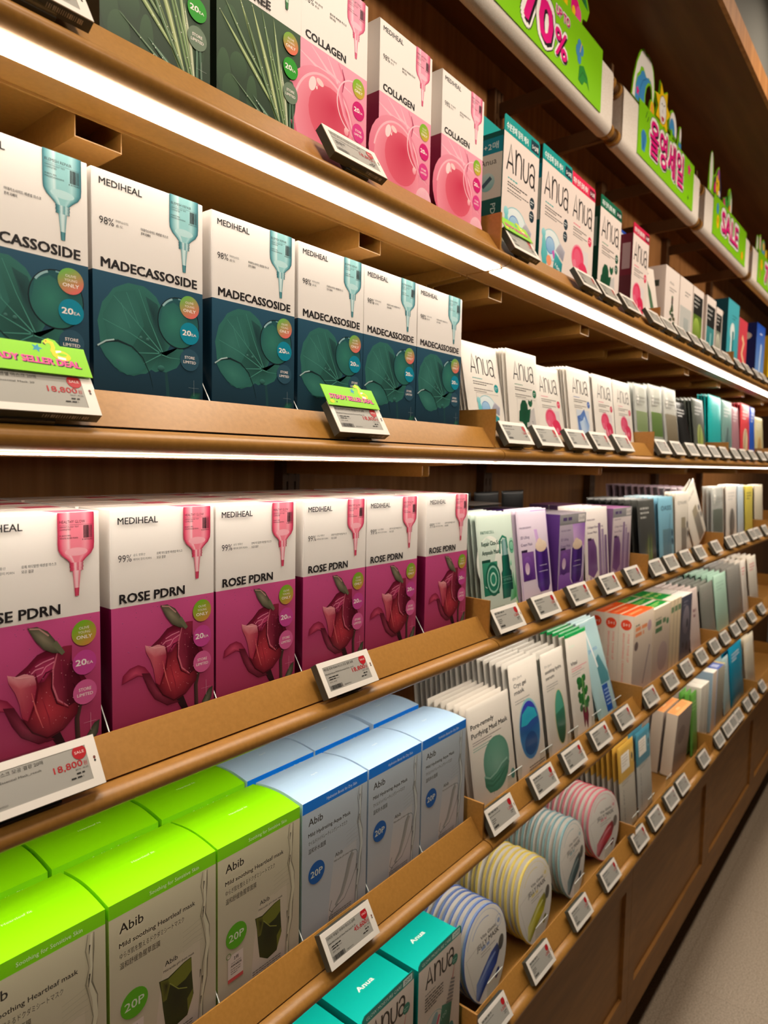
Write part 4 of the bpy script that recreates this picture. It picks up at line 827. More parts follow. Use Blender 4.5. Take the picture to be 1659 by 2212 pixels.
specs = [('clear_bag', .905, .120, .215, (206, 208, 190), art_bag((88, 120, 60), (150, 168, 120)), bagm, -.10, 4, 'clear bag of green leaf packs, beside the far white sachets'),
         ('clear_bag', 1.040, .130, .225, (206, 208, 190), art_bag((60, 98, 36), (110, 140, 70)), bagm, -.10, 4, 'clear bag of dark green packs, second of the clear bags'),
         ('clear_bag', 1.190, .150, .232, (204, 202, 190), art_bag((96, 82, 58), (150, 140, 116)), bagm, -.12, 5, 'clear bag with a brown lower half and grey print'),
         ('mask_sachet', 1.375, .140, .205, (24, 24, 24), art_two((64, 60, 54), (18, 18, 18)), None, -.22, 6, 'black sachet leaning back beside the clear bags'),
         ('mask_sachet', 1.535, .150, .225, (92, 96, 88), art_two((166, 186, 176), (84, 88, 80), (150, 170, 60)), None, -.12, 5, 'grey sachet with white print and a yellow green picture'),
         ('mask_pouch', 1.812, .205, .262, (40, 186, 186), art_two((30, 150, 150), (70, 206, 206), None, (60, 190, 190)), None, -.06, 4, 'large turquoise pouch on the second shelf'),
         ('mask_pouch', 2.030, .180, .258, (120, 160, 154), art_two((96, 132, 124), (130, 186, 186), (70, 110, 110)), None, -.06, 4, 'grey green pouch next to the large turquoise one'),
         ('mask_pouch', 2.225, .140, .245, (170, 124, 134), art_two((150, 96, 112), (190, 150, 154)), None, -.08, 4, 'mauve pouch beside the grey green one'),
         ('mask_pouch', 2.375, .190, .272, (214, 66, 74), art_two((206, 60, 66), (226, 90, 96), (226, 196, 150)), None, -.05, 4, 'red pouch with a pale figure on the second shelf'),
         ('mask_pouch', 2.575, .110, .268, (30, 84, 190), art_two((70, 120, 196), (20, 70, 190)), None, -.05, 4, 'deep blue pouch on the second shelf'),
         ('mask_pouch', 2.720, .200, .230, (206, 196, 150), art_two((186, 200, 206), (220, 200, 150), (200, 150, 60)), None, -.08, 3, 'cream and pale blue pouch at the right edge of the photo')]
for nm, x, w, h, c, art, m, lean, n, desc in specs:
    p = sachet(nm, w, h, .007, c, art, m)
    stack(p, x, .052 if x < 1.8 else .075, zB, n, .013, lean, desc, behind('one more ' + ' '.join(desc.split(',')[0].split()[:7])), 'pouch' if nm != 'clear_bag' else 'bag', 'pouches: ' + desc.split(',')[0], jit=.004)

# ------------------------------------------------------------------ cartons: one box maker, many prints
def carton(name, w, h, d, cols, art=None, sart=None, tart=None, flap=None, tab=None):
    """cols: front, side, top; flap: (height, colour) of a front label standing above the lid; tab: (height, colour) at the back"""
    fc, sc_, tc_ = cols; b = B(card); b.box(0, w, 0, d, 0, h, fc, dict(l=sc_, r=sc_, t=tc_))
    if sart: a = sideart(b, d); sart(a, d, h)
    if tart: a = topart(b, h); tart(a, w, d)
    o = b.build(name)
    if art: b = B(card); a = front(b, w); a.rect(.0005, .0005, w - .0005, h - .0005, fc); art(a, w, h); b.build('front_print', o)
    if flap:
        b = B(card); cut(b, [(0, h - .001), (w, h - .001), (w, h + flap[0] - .006), (w - .005, h + flap[0]), (.004, h + flap[0]), (0, h + flap[0] - .003)], -.0002, .0012, flap[1])
        a = front(b, w, -.0002); a.text(flap[2], .008, h + .006, .011, (236, 246, 244), w=w * .60, bold=.02)
        if len(flap) > 3: a.rect(w * .74, h + .003, w * .97, h + flap[0] - .006, flap[3]); a.text('5+2매', w * .77, h + .008, .008, (240, 240, 236), w=w * .18, bold=.02)
        b.build('label_flap', o)
    if tab:
        b = B(card); cut(b, [(.004, h - .002), (w - .004, h - .002), (w - .004, h + tab[0] - .014), (w - .016, h + tab[0]), (.012, h + tab[0]), (.004, h + tab[0] - .004)], d - .0014, d - .0002, tab[1])
        a = front(b, w, d - .0014); a.lines(w * .35, h + tab[0] * .45, w * .2, 2, .006, .0022, (220, 240, 238), 3); a.ell(w * .66, h + tab[0] * .5, .006, .008, (230, 244, 242)); b.build('hang_tab', o)
    return Proto(o)
def mark_carton(kind):
    c = dict(capsule=(0, 152, 152), green=(22, 118, 80), pink=(232, 60, 100), ice=(50, 96, 190), red=(226, 44, 90))[kind]
    def f(a, w, h):
        D = lambda q: h - q; K = (30, 28, 28); wordmark(a, w * .10, D(.068), w * .80, .050, K, .0044)
        a.lines(w * .14, D(.082), w * .42, 1, .003, .0024, mixc(c, (255, 255, 255), .2), 3); a.lines(w * .14, D(.090), w * .55, 2, .005, .0022, (60, 56, 54), 4); a.lines(w * .14, D(.102), w * .60, 2, .005, .0018, (90, 86, 84), 5)
        for k in range(2 if kind in ('capsule', 'green') else 1): a.ell(w * .84, D(.098 + .026 * k), .0105, .0115, (36, 58, 70) if kind == 'capsule' else mixc(c, (30, 30, 30), .4) if kind == 'green' else c); a.lines(w * .79, D(.096 + .026 * k), .014, 2, .005, .0018, (230, 236, 236), 6 + k)
        {'capsule': pic_capsule, 'green': pic_green, 'ice': pic_ice}.get(kind, lambda *q: pic_pink(*q, c=c))(a, w * .10, D(.215), w * .70, .088)
    return f
zA = LIP['A']; WB = (236, 222, 214)
def teal_side(a, d, h):
    a.rect(0, 0, d, h, (0, 84, 82)); a.rect(.004, h * .50, d - .002, h * .96, (206, 204, 196)); a.rect(.004, h * .84, d - .002, h * .96, (0, 128, 150)); a.text('5+2매', .010, h * .875, .011, (220, 240, 240), w=d * .66)
    a.text('Anua', .012, h * .76, .012, (40, 40, 40), w=d * .58); a.ell(d * .45, h * .63, d * .28, h * .07, (120, 180, 184), (190, 214, 214)); a.strip([(d * .3, h * .60), (d * .6, h * .66)], .008, (60, 90, 110))
    a.text('PDRN 수분광채', d * .62, h * .46, .011, (190, 220, 216), w=h * .44, rot=-PI / 2)
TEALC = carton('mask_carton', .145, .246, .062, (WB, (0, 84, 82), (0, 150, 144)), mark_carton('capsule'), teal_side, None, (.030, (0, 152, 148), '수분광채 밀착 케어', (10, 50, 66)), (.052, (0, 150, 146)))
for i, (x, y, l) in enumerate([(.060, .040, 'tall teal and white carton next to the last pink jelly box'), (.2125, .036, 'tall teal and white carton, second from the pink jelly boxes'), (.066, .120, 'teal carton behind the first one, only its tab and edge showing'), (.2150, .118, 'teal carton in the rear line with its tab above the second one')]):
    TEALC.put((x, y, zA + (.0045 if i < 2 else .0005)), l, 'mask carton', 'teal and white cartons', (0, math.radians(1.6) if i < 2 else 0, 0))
def simple_side(c): return lambda a, d, h: (a.rect(d * .18, h * .62, d * .82, h * .90, mixc(c, (255, 255, 255), .5)), a.rect(0, 0, d, h * .55, c))
for kind, x, y, band, l in (('pink', .366, .040, (226, 40, 84), 'white carton with a red label strip and a salmon picture'), ('green', .530, .038, (10, 104, 74), 'white carton with a dark green label strip and leaf picture'),
                            ('ice', .742, .0855, (24, 70, 170), 'white carton with a blue label strip, half behind the green one'), ('red', .765, .040, (206, 30, 74), 'white carton with a crimson label strip by the second bay divider')):
    w = .134 if kind != 'green' else .140
    w = .140 if kind == 'ice' else .128 if kind == 'red' else w
    p = carton('mask_carton', w, .246, .034 if kind != 'green' else .040, (WB, mixc(band, (10, 30, 24), .5), band), mark_carton(kind), simple_side(mixc(band, (10, 40, 30), .6)), None, (.028 if kind != 'ice' else .026, band, '피부 탄력 광채 케어', mixc(band, (10, 10, 20), .5)))
    p.put((x, y, zA + .0034), l, 'mask carton', None, (0, math.radians(1.2), 0))
def art_leafy(a, w, h): a.fan((w * .5, h * .4), [(w * .40, h * .80), (w * .56, h * .66), (w * .66, h * .36), (w * .70, h * .06), (w * .55, h * .10), (w * .42, h * .34), (w * .37, h * .60)], (90, 128, 96), (64, 104, 76)); a.lines(w * .3, h * .90, w * .4, 1, .01, .004, (110, 110, 106), 3)
p = sachet('mask_sachet', .125, .200, .004, (238, 228, 218), art_leafy); p.put((.930, .045, zA + .002), 'white sachet with one green leaf, slumped against the moss picture box', 'sachet', None, (-.12, -.12, 0))
def art_moss(a, w, h):
    r = random.Random(9); a.text('Abib', w * .3, h * .80, .008, (90, 88, 84), w=w * .3); a.lines(w * .3, h * .74, w * .5, 2, .008, .003, (120, 116, 110), 3)
    for k in range(60): t = r.random(); a.ell(w * (.52 + r.uniform(-.22, .22) * math.sin(PI * min(1, t * 1.1 + .1))), h * (.10 + .54 * t), .008, .006, (70 + r.randint(-18, 30), 78 + r.randint(-18, 30), 56))
def side_moss(a, d, h): a.rect(d * .25, h * .74, d * .7, h * .82, (70, 78, 66)); a.lines(d * .4, h * .5, d * .2, 6, .02, .008, (150, 160, 150), 3)
def art_tube(a, w, h): a.rect(w * .06, h * .05, w * .94, h * .62, (206, 206, 202), (196, 198, 194)); a.rect(w * .36, h * .08, w * .74, h * .48, (160, 168, 166), (176, 184, 182)); a.lines(w * .4, h * .82, w * .4, 2, .010, .004, (110, 108, 104), 3)
def art_lime(c):
    def f(a, w, h):
        a.rect(w * .04, h * .03, w * .92, h * .90, (34, 34, 32)); a.lines(w * .12, h * .84, w * .5, 3, .014, .005, (190, 190, 186), 3); a.rect(w * .04, h * .03, w * .92, h * .62, c, mixc(c, (30, 50, 20), .5)); a.ell(w * .40, h * .38, w * .34, h * .20, mixc(c, (20, 30, 10), .6), mixc(c, (240, 255, 180), .2))
    return f
def art_teal_tube(a, w, h):
    a.rect(w * .08, h * .03, w * .92, h * .88, (34, 36, 36)); a.lines(w * .14, h * .80, w * .5, 3, .016, .006, (180, 180, 178), 3); a.rect(w * .08, h * .03, w * .92, h * .56, (40, 110, 116), (60, 142, 146)); a.strip([(w * .5, h * .10), (w * .56, h * .48)], w * .16, (130, 186, 188))
def art_teal_big(a, w, h):
    a.rect(.001, .001, w - .001, h - .001, (60, 164, 180), (70, 172, 186)); a.lines(w * .40, h * .80, w * .4, 2, .012, .004, (30, 84, 92), 3); a.ell(w * .46, h * .58, w * .20, h * .13, (220, 232, 230)); a.strip([(w * .36, h * .22), (w * .42, h * .66), (w * .56, h * .66)], w * .13, (228, 238, 236)); a.strip([(w * .50, h * .24), (w * .52, h * .60)], w * .15, (10, 126, 134)); a.rect(w * .42, h * .08, w * .62, h * .16, (230, 240, 240))
def art_pinkc(a, w, h): a.rect(.001, .001, w - .001, h - .001, (214, 66, 78), (206, 66, 80)); a.strip([(w * .4, h * .72), (w * .62, h * .62), (w * .40, h * .44), (w * .70, h * .30), (w * .56, h * .10)], w * .16, (240, 206, 160))
def art_bluec(a, w, h): a.rect(.001, .001, w - .001, h - .001, (120, 166, 220), (10, 70, 176)); a.strip([(w * .45, h * .2), (w * .6, h * .7)], w * .14, (190, 214, 240)); a.lines(w * .4, h * .85, w * .4, 1, .01, .006, (220, 230, 244), 3)
def side_badge(c): return lambda a, d, h: (a.ell(d * .5, h * .80, d * .32, h * .065, (214, 206, 198)), a.lines(d * .40, h * .45, d * .2, 5, .02, .010, mixc(c, (255, 255, 255), .5), 3))
for nm, x, w, h, d, cols, art, sart, l in [
    ('mask_carton', 1.072, .142, .236, .062, ((240, 228, 220), (232, 220, 212), (240, 232, 226)), art_moss, side_moss, 'white carton with a round moss picture past the second divider'),
    ('mask_carton', 1.222, .146, .236, .062, ((238, 226, 218), (232, 220, 212), (240, 232, 226)), art_tube, None, 'white carton with a grey tube picture beside the moss one'),
    ('mask_carton', 1.376, .128, .236, .062, ((238, 226, 218), (232, 220, 212), (240, 232, 226)), art_lime((150, 186, 60)), None, 'white carton with a black panel and lime fruit picture'),
    ('mask_carton', 1.548, .130, .240, .062, ((238, 226, 218), (226, 214, 206), (240, 232, 226)), art_teal_tube, None, 'white carton with a black panel over a teal tube'),
    ('mask_carton', 1.690, .090, .224, .062, ((236, 224, 216), (226, 214, 206), (240, 232, 226)), art_lime((210, 206, 200)), None, 'narrow white carton with a black panel by the third divider'),
    ('mask_carton', 1.864, .190, .292, .090, ((64, 168, 184), (0, 66, 80), (20, 110, 124)), art_teal_big, side_badge((0, 66, 80)), 'large turquoise carton with dark teal side on the top shelf'),
    ('mask_carton', 2.072, .150, .252, .090, ((210, 64, 78), (240, 170, 184), (224, 90, 110)), art_pinkc, None, 'coral carton with a pale figure beside the turquoise one'),
    ('mask_carton', 2.417, .190, .290, .110, ((20, 80, 184), (8, 30, 96), (14, 50, 130)), art_bluec, side_badge((8, 30, 96)), 'large blue carton with navy side on the top shelf'),
    ('mask_carton', 2.715, .170, .275, .090, ((240, 206, 30), (226, 180, 20), (244, 214, 60)), lambda a, w, h: (a.ell(w * .5, h * .55, w * .3, h * .16, (250, 236, 200)), a.ell(w * .5, h * .2, w * .3, h * .10, (230, 120, 30))), None, 'yellow carton at the right edge of the top shelf')]:
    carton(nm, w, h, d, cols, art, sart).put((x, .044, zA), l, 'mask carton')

# ------------------------------------------------------------------ middle shelf, past the rose boxes
zC = LIP['C'] + .0012
def art_cica(a, w, h):
    D = lambda q: h - q; a.rect(.004, .004, w - .004, h - .004, (120, 186, 156), (232, 236, 224)); K = (16, 70, 58)
    a.ell(w * .30, h * .55, w * .35, h * .25, (226, 232, 220), (238, 240, 230)); a.fan((w * .92, h * .22), [(w * .98, h * .02), (w * .985, h * .46), (w * .88, h * .42), (w * .76, h * .20), (w * .70, h * .02)], (60, 150, 80), (120, 190, 150))
    a.text('FAITHECELL', w * .08, D(.040), .0062, (40, 110, 90), w=w * .36, bold=.01); a.text('Repair Cica-Some', w * .08, D(.064), .0092, K, w=w * .58, bold=.02); a.text('Ampoule Mask', w * .08, D(.082), .0092, K, w=w * .47, bold=.02)
    a.rect(w * .06, h * .26, w * .46, h * .56, (20, 120, 92), (60, 150, 120)); a.rect(w * .06, h * .56, w * .28, h * .585, (14, 70, 56))
    for r_, c in ((.20, (14, 96, 74)), (.165, (150, 200, 180)), (.14, (30, 124, 98)), (.085, (180, 220, 200)), (.06, (40, 140, 112))): a.ell(w * .32, h * .40, w * r_, w * r_ * 1.15, c)
    ramp = [(-1, (6, 64, 56)), (-.6, (20, 118, 96)), (-.2, (14, 96, 80)), (.4, (8, 74, 66)), (1, (4, 54, 48))]
    a.profile(w * .70, [(h * .02, w * .15), (h * .30, w * .155), (h * .44, w * .145), (h * .465, w * .11), (h * .56, w * .105), (h * .60, w * .10)], ramp); a.profile(w * .70, [(h * .60, w * .085), (h * .72, w * .075), (h * .75, w * .05)], [(-1, (60, 140, 130)), (0, (160, 190, 190)), (1, (50, 120, 112))])
    a.strip([(w * .56, h * .62), (w * .57, h * .74), (w * .66, h * .78), (w * .76, h * .76), (w * .78, h * .66)], w * .035, (30, 130, 104)); a.text('FAITHECELL', w * .60, h * .36, .005, (130, 190, 170), w=w * .22); a.rect(w * .55, h * .335, w * .85, h * .338, (120, 190, 160)); a.rect(w * .55, h * .395, w * .85, h * .398, (120, 190, 160))
    a.ell(w * .90, h * .68, w * .07, h * .075, (90, 176, 140), (170, 220, 190)); a.ring(w * .90, h * .68, w * .06, w * .012, (30, 120, 90)); a.ell(w * .84, h * .52, w * .03, h * .03, (110, 190, 150), (200, 230, 210)); a.ell(w * .93, h * .12, w * .03, h * .03, (230, 230, 160))
def art_lift(dark=False):
    def f(a, w, h):
        D = lambda q: h - q; bg = (222, 206, 222) if not dark else (196, 186, 196)
        a.rect(.003, .003, w - .003, h - .003, (140, 90, 180), bg); a.rect(.003, .003, w * .55, h * .30, (104, 52, 160), (150, 100, 190)); K = (70, 40, 110)
        a.poly([(w * .45, h - .003), (w * .98, h - .003), (w * .98, h * .55), (w * .60, h * .55), (w * .52, h * .75)], [(170, 110, 210), (110, 40, 170), (206, 150, 220), (226, 190, 232), (220, 180, 230)])
        a.text('PROBIODERM', w * .06, D(.042), .0042, K, w=w * .36); a.text('3D Lifting', w * .06, D(.064), .0066, K, w=w * .28); a.text('Cream Mask', w * .06, D(.080), .0066, K, w=w * .36)
        a.rect(w * .06, h * .30, w * .44, h * .58, (90, 40, 130), (130, 84, 160)); a.rect(w * .06, h * .58, w * .24, h * .605, (40, 20, 60)); a.ell(w * .22, h * .42, w * .16, w * .18, (70, 24, 112), (140, 90, 176)); a.ell(w * .20, h * .42, w * .07, w * .09, (236, 216, 226), (200, 160, 200))
        a.profile(w * .70, [(h * .16, w * .16), (h * .22, w * .24), (h * .40, w * .255), (h * .58, w * .24), (h * .60, w * .22)], [(-1, (230, 216, 236)), (-.88, (220, 200, 230)), (-.85, (60, 20, 110)), (-.3, (90, 50, 150)), (.2, (50, 14, 96)), (.85, (70, 30, 120)), (.88, (226, 210, 234)), (1, (236, 226, 240))])
        a.ell(w * .70, h * .62, w * .19, h * .060, (226, 196, 170), (244, 226, 204)); a.ell(w * .66, h * .66, w * .09, h * .04, (238, 214, 190)); a.rect(w * .56, h * .36, w * .86, h * .366, (200, 190, 220)); a.rect(w * .60, h * .42, w * .84, h * .426, (200, 190, 220))
        a.text('BGN', w * .10, h * .045, .0080, (226, 206, 240), w=w * .26); a.lines(w * .10, h * .12, w * .4, 2, .008, .003, (220, 200, 236), 3)
    return f
def art_coll(a, w, h):
    D = lambda q: h - q; a.rect(.003, .003, w - .003, h - .003, (150, 110, 150), (236, 226, 222)); K = (86, 52, 104)
    a.text('PROBIODERM', w * .08, D(.034), .0042, K, w=w * .34); a.text('Collagen Remodeling', w * .10, D(.054), .0060, K, w=w * .66); a.text('Serum Mask', w * .10, D(.068), .0060, K, w=w * .40)
    a.fan((w * .25, h * .42), [(w * .08, h * .20), (w * .10, h * .60), (w * .34, h * .62), (w * .46, h * .50), (w * .48, h * .22), (w * .30, h * .14)], (96, 54, 110), (120, 80, 136)); a.rect(w * .10, h * .60, w * .26, h * .63, (60, 30, 70))
    for k, c in enumerate(((120, 80, 140), (170, 140, 180), (100, 60, 120))): a.profile(w * (.60 + .13 * k), [(h * .04, w * .06), (h * .60 - .02 * k, w * .05), (h * (.80 - .08 * k), w * .045)], [(-1, mixc(c, (60, 20, 80), .5)), (-.3, mixc(c, (255, 255, 255), .3)), (1, mixc(c, (60, 20, 80), .4))])
    a.rect(w * .04, .004, w * .22, h * .16, (190, 160, 200))
def art_k(a, w, h):
    a.rect(0, 0, w, h, (60, 30, 110), (96, 50, 160)); a.rect(0, h * .84, w, h, (176, 140, 200)); a.text('+1 30매', w * .1, h * .885, .009, (70, 40, 120), w=w * .7, bold=.02); a.text('입체', w * .2, h * .66, .022, (236, 226, 244), w=w * .62, bold=.03); a.text('탄력', w * .2, h * .50, .022, (236, 226, 244), w=w * .62, bold=.03)
    a.ell(w * .6, h * .24, w * .25, h * .08, (230, 206, 180))
def art_band(base):
    f0 = {'lift': art_lift(True), 'coll': art_coll}[base]
    def f(a, w, h): f0(a, w, h); a.rect(0, h * .875, w, h - .001, (128, 126, 128), (150, 148, 150)); a.lines(w * .12, h * .92, w * .5, 1, .01, .008, (80, 60, 110), 3); a.rect(w * .70, h * .89, w * .96, h * .985, (206, 200, 196)); a.text('3+1매', w * .73, h * .915, .008, (80, 70, 90), w=w * .20)
    return f
p = sachet('mask_sachet', .148, .222, .005, (206, 222, 208), art_cica, edge=(30, 92, 78)); stack(p, .062, .050, zC, 8, .012, -.13, 'pale green sachet with a dark green bottle, beside the rose boxes', behind('dark green backed sachet by the rose boxes'), 'sachet', 'green bottle sachets', jit=.003)
p = sachet('mask_sachet', .148, .224, .005, (226, 210, 226), art_lift()); stack(p, .226, .048, zC, 4, .010, -.13, 'glossy lilac sachet with a cream jar picture', behind('lilac sachet behind the cream jar one'), 'sachet', 'lilac jar sachets')
PB = carton('mask_carton', .104, .214, .050, ((96, 50, 160), (70, 36, 120), (50, 24, 70)), art_k); PB.put((.290, .112, zC), 'violet carton with white Korean lettering behind the lilac sachet', 'mask carton', 'violet cartons')
for i, (x, y) in enumerate(((.03, .175), (.16, .175), (.29, .175), (.03, .235), (.16, .235))): PB.put((x, y, zC), f'violet carton in the rear of the middle shelf, {P6[i]} of those behind the sachets', 'mask carton', 'violet cartons', parts=False)
for k in range(4):
    PC = carton('mask_carton', .152, .206, .060, ((196, 186, 196), (90, 50, 130), (150, 140, 150)), art_band('lift')) if k == 0 else PC
    PC.put((.402, .052 + .064 * k, zC), ['violet carton with a cream jar and grey strip', 'violet carton, second behind the cream jar one', 'violet carton, third behind the cream jar one', 'violet carton, fourth behind the cream jar one'][k], 'mask carton', 'cartons with a cream jar', parts=(k == 0))
p = sachet('mask_sachet', .160, .214, .005, (238, 228, 222), art_coll); stack(p, .570, .050, zC, 6, .014, -.08, 'white sachet with tall purple tubes', behind('white sachet behind the purple tube one'), 'sachet', 'white tube sachets')
for k in range(4):
    PC = carton('mask_carton', .146, .206, .060, ((196, 186, 186), (110, 80, 120), (170, 110, 160)), art_band('coll')) if k == 0 else PC
    PC.put((.742, .052 + .064 * k, zC), ['carton with purple tubes and a grey strip, by the divider', 'purple tube carton, second from the front by the divider', 'purple tube carton, third from the front by the divider', 'purple tube carton, fourth from the front by the divider'][k], 'mask carton', 'cartons with purple tubes', parts=(k == 0))
def art_plant(a, w, h):
    a.rect(.003, .003, w - .003, h * .62, (52, 70, 84), (120, 146, 170)); a.lines(w * .12, h * .86, w * .5, 3, .014, .006, (170, 170, 166), 3); r = random.Random(3)
    for k in range(16): x = w * r.uniform(.35, .7); a.strip([(x, h * .08), (x + r.uniform(-.01, .01), h * r.uniform(.35, .6))], [.006, .001], (120 + r.randint(-20, 30), 140 + r.randint(-20, 20), 80))
def art_oasis(a, w, h): a.rect(.003, .003, w - .003, h - .003, (90, 140, 160), (130, 190, 214)); a.text('OASIS', w * .14, h * .80, .016, (20, 60, 90), w=w * .70, bold=.02); a.rect(w * .22, h * .04, w * .80, h * .52, (96, 130, 144), (110, 150, 164)); a.strip([(w * .5, h * .1), (w * .75, h * .74)], .005, (70, 120, 150)); a.ell(w * .86, h * .45, .008, .012, (20, 60, 90)); a.ell(w * .86, h * .32, .008, .012, (20, 60, 90))
def art_squal(a, w, h): a.text('SQVALANE', w * .14, h * .82, .012, (120, 116, 110), w=w * .68); a.rect(w * .40, h * .04, w * .78, h * .46, (120, 112, 100), (150, 142, 130)); a.rect(w * .40, h * .46, w * .72, h * .62, (170, 158, 132)); a.ell(w * .85, h * .50, .008, .013, (70, 68, 66)); a.ell(w * .88, h * .36, .008, .013, (110, 106, 104))
p = sachet('mask_sachet', .160, .222, .005, (70, 70, 66), art_plant); stack(p, .985, .050, zC, 9, .020, -.10, 'dark grey sachet with a plant picture past the second divider', behind('dark grey sachet behind the plant one'), 'sachet', 'dark plant sachets')
p = sachet('mask_sachet', .158, .224, .005, (130, 186, 208), art_oasis, edge=(40, 110, 140)); stack(p, 1.172, .050, zC, 8, .016, -.08, 'sky blue sachet with large blue lettering', behind('sky blue sachet behind the lettered one'), 'sachet', 'sky blue sachets')
p = sachet('mask_sachet', .160, .236, .005, (236, 228, 214), art_squal); stack(p, 1.345, .050, zC, 4, .012, -.06, 'cream sachet with thin grey lettering', behind('cream sachet behind the grey lettered one'), 'sachet', 'cream sachets')
p.put((1.640, .062, zC), 'cream sachet slumped sideways beside the purple pouches', 'sachet', None, (-.12, -.52, 0)); p.put((1.610, .072, zC), 'cream sachet under the slumped one beside the purple pouches', 'sachet', None, (-.12, -.42, 0))
def art_pale(a, w, h): a.rect(.004, .004, w - .004, h * .95, (150, 96, 150), (232, 200, 216)); a.poly([(w * .2, h * .7), (w * .5, h * .9), (w * .62, h * .86), (w * .35, h * .62)], (246, 236, 240)); a.ell(w * .5, h * .35, w * .2, h * .1, (200, 150, 200))  # the near-white patch is glare painted into the print colour
p = sachet('mask_pouch', .150, .250, .007, (226, 196, 212), art_pale, edge=(52, 28, 54)); stack(p, 1.640, .100, zC, 12, .026, -.16, 'pale purple pouch bent forward with painted glare on its top', behind('dark plum pouch behind the pale purple one'), 'pouch', 'plum pouches', jit=.004)
for nm, x, w, h, c, art, m, n, l in [('clear_bag', 1.870, .200, .246, (150, 150, 140), art_bag((90, 96, 88), (120, 128, 116)), bagm, 3, 'clear bag with a barcode strip on the middle shelf'), ('mask_sachet', 2.120, .200, .250, (240, 232, 222), art_two((150, 140, 136), (238, 230, 222), (110, 100, 90), (200, 196, 190)), None, 3, 'white sachet with a grey bottle on the middle shelf'),
                                   ('mask_sachet', 2.345, .120, .246, (206, 222, 232), art_two((190, 206, 216), (214, 228, 236)), None, 4, 'pale blue sachet next to the white grey bottle one'), ('mask_sachet', 2.500, .170, .240, (222, 206, 90), art_two((206, 190, 80), (232, 220, 120), None, (60, 60, 50)), None, 4, 'yellow sachet near the right edge of the middle shelf'), ('mask_sachet', 2.720, .200, .240, (226, 216, 190), None, None, 3, 'cream pouch at the right edge of the middle shelf')]:
    p = sachet(nm, w, h, .006, c, art, m); stack(p, x, .060, zC, n, .016, -.06, l, behind('one more ' + ' '.join(l.split()[:6])), 'sachet', l)
# black and white sachets lying flat on top of the violet cartons at the back
bk = sachet('mask_sachet', .150, .21, .005, (30, 32, 34), None); fl = sachet('mask_sachet', .150, .21, .005, (240, 234, 226), None)
fl.put((.42, .300, zC + .2130), 'white sachet lying flat on the violet cartons', 'sachet', None, (-PI / 2, 0, 0))
for k in range(3): bk.put((.52 + .17 * k, .460, zC), f'black sachet standing at the back of the middle shelf, {P6[k]} of three', 'sachet', 'black sachets at the back', (-.02, 0, .0), scale=(1, 1, 1.12))

# ------------------------------------------------------------------ fourth shelf, past the pale blue boxes
zD = LIP['D'] + .0012
def art_mud(a, w, h):
    D = lambda q: h - q; K = (36, 36, 36); a.text('Pore-remedy', w * .05, D(.046), .0105, K, w=w * .52, bold=.02); a.text('Purifying Mud Mask', w * .05, D(.064), .0105, K, w=w * .84, bold=.02)
    a.lines(w * .06, D(.074), w * .66, 2, .005, .0014, (110, 90, 90), 3); a.lines(w * .06, D(.086), w * .62, 2, .005, .0014, (90, 160, 140), 4)
    a.fan((w * .55, h * .36), [(w * .55 + w * .30 * math.cos(t) * (1 + .12 * math.sin(t)), h * .36 + h * .26 * math.sin(t)) for t in [2 * PI * i / 30 for i in range(30)]], (126, 176, 154), (92, 148, 126))
    a.fan((w * .52, h * .24), [(w * .24, h * .30), (w * .36, h * .255), (w * .50, h * .275), (w * .64, h * .32), (w * .78, h * .34), (w * .84, h * .30), (w * .78, h * .20), (w * .66, h * .13), (w * .50, h * .10), (w * .34, h * .12), (w * .25, h * .20)], (96, 160, 136), (60, 124, 100))
    a.strip([(w * .24, h * .30), (w * .36, h * .255), (w * .52, h * .275), (w * .66, h * .325), (w * .80, h * .345)], .004, (150, 196, 176)); a.strip([(w * .25, h * .22), (w * .40, h * .17), (w * .58, h * .20), (w * .78, h * .28)], .005, (56, 118, 94)); a.strip([(w * .27, h * .26), (w * .42, h * .21), (w * .62, h * .25), (w * .80, h * .31)], .004, (66, 128, 104))
    a.poly([(w * .42, h * .04), (w * .425, h * .04), (w * .425, h * .46), (w * .42, h * .46)], (90, 130, 116)); a.ell(w * .90, h * .16, w * .05, h * .05, (90, 150, 140))
def art_gel(a, w, h):
    K = (36, 36, 38); a.text('Dr.Jart', w * .10, h * .86, .006, (90, 90, 90), w=w * .3); a.text('Cryo gel', w * .10, h * .79, .010, K, w=w * .42, bold=.02); a.text('mask', w * .10, h * .73, .010, K, w=w * .34, bold=.02); a.lines(w * .10, h * .67, w * .5, 2, .006, .002, (150, 146, 140), 3)
    L = [(w * .5 + w * .34 * math.cos(t), h * .38 + h * .25 * math.sin(t)) for t in [2 * PI * i / 30 for i in range(30)]]
    cols = []
    for x, y in L:
        t = (y / h - .13) / .5; cols.append(mixc((40, 96, 150), (60, 60, 190), max(0, t * 2 - 1)) if t > .5 else mixc((70, 130, 180), (40, 110, 170), t * 2))
    a.ell(w * .5, h * .39, w * .36, h * .265, (120, 150, 200), (150, 206, 206)); a.fan((w * .5, h * .36), L, (30, 90, 150), cols)
    a.fan((w * .5, h * .50), [(w * .22, h * .44), (w * .28, h * .54), (w * .50, h * .585), (w * .72, h * .54), (w * .80, h * .46), (w * .60, h * .455), (w * .40, h * .43)], (40, 160, 200), (44, 180, 200)); a.ell(w * .5, h * .26, w * .22, h * .10, (30, 84, 140), (24, 70, 130)); a.lines(w * .36, h * .06, w * .56, 3, .006, .0022, (70, 70, 70), 5)
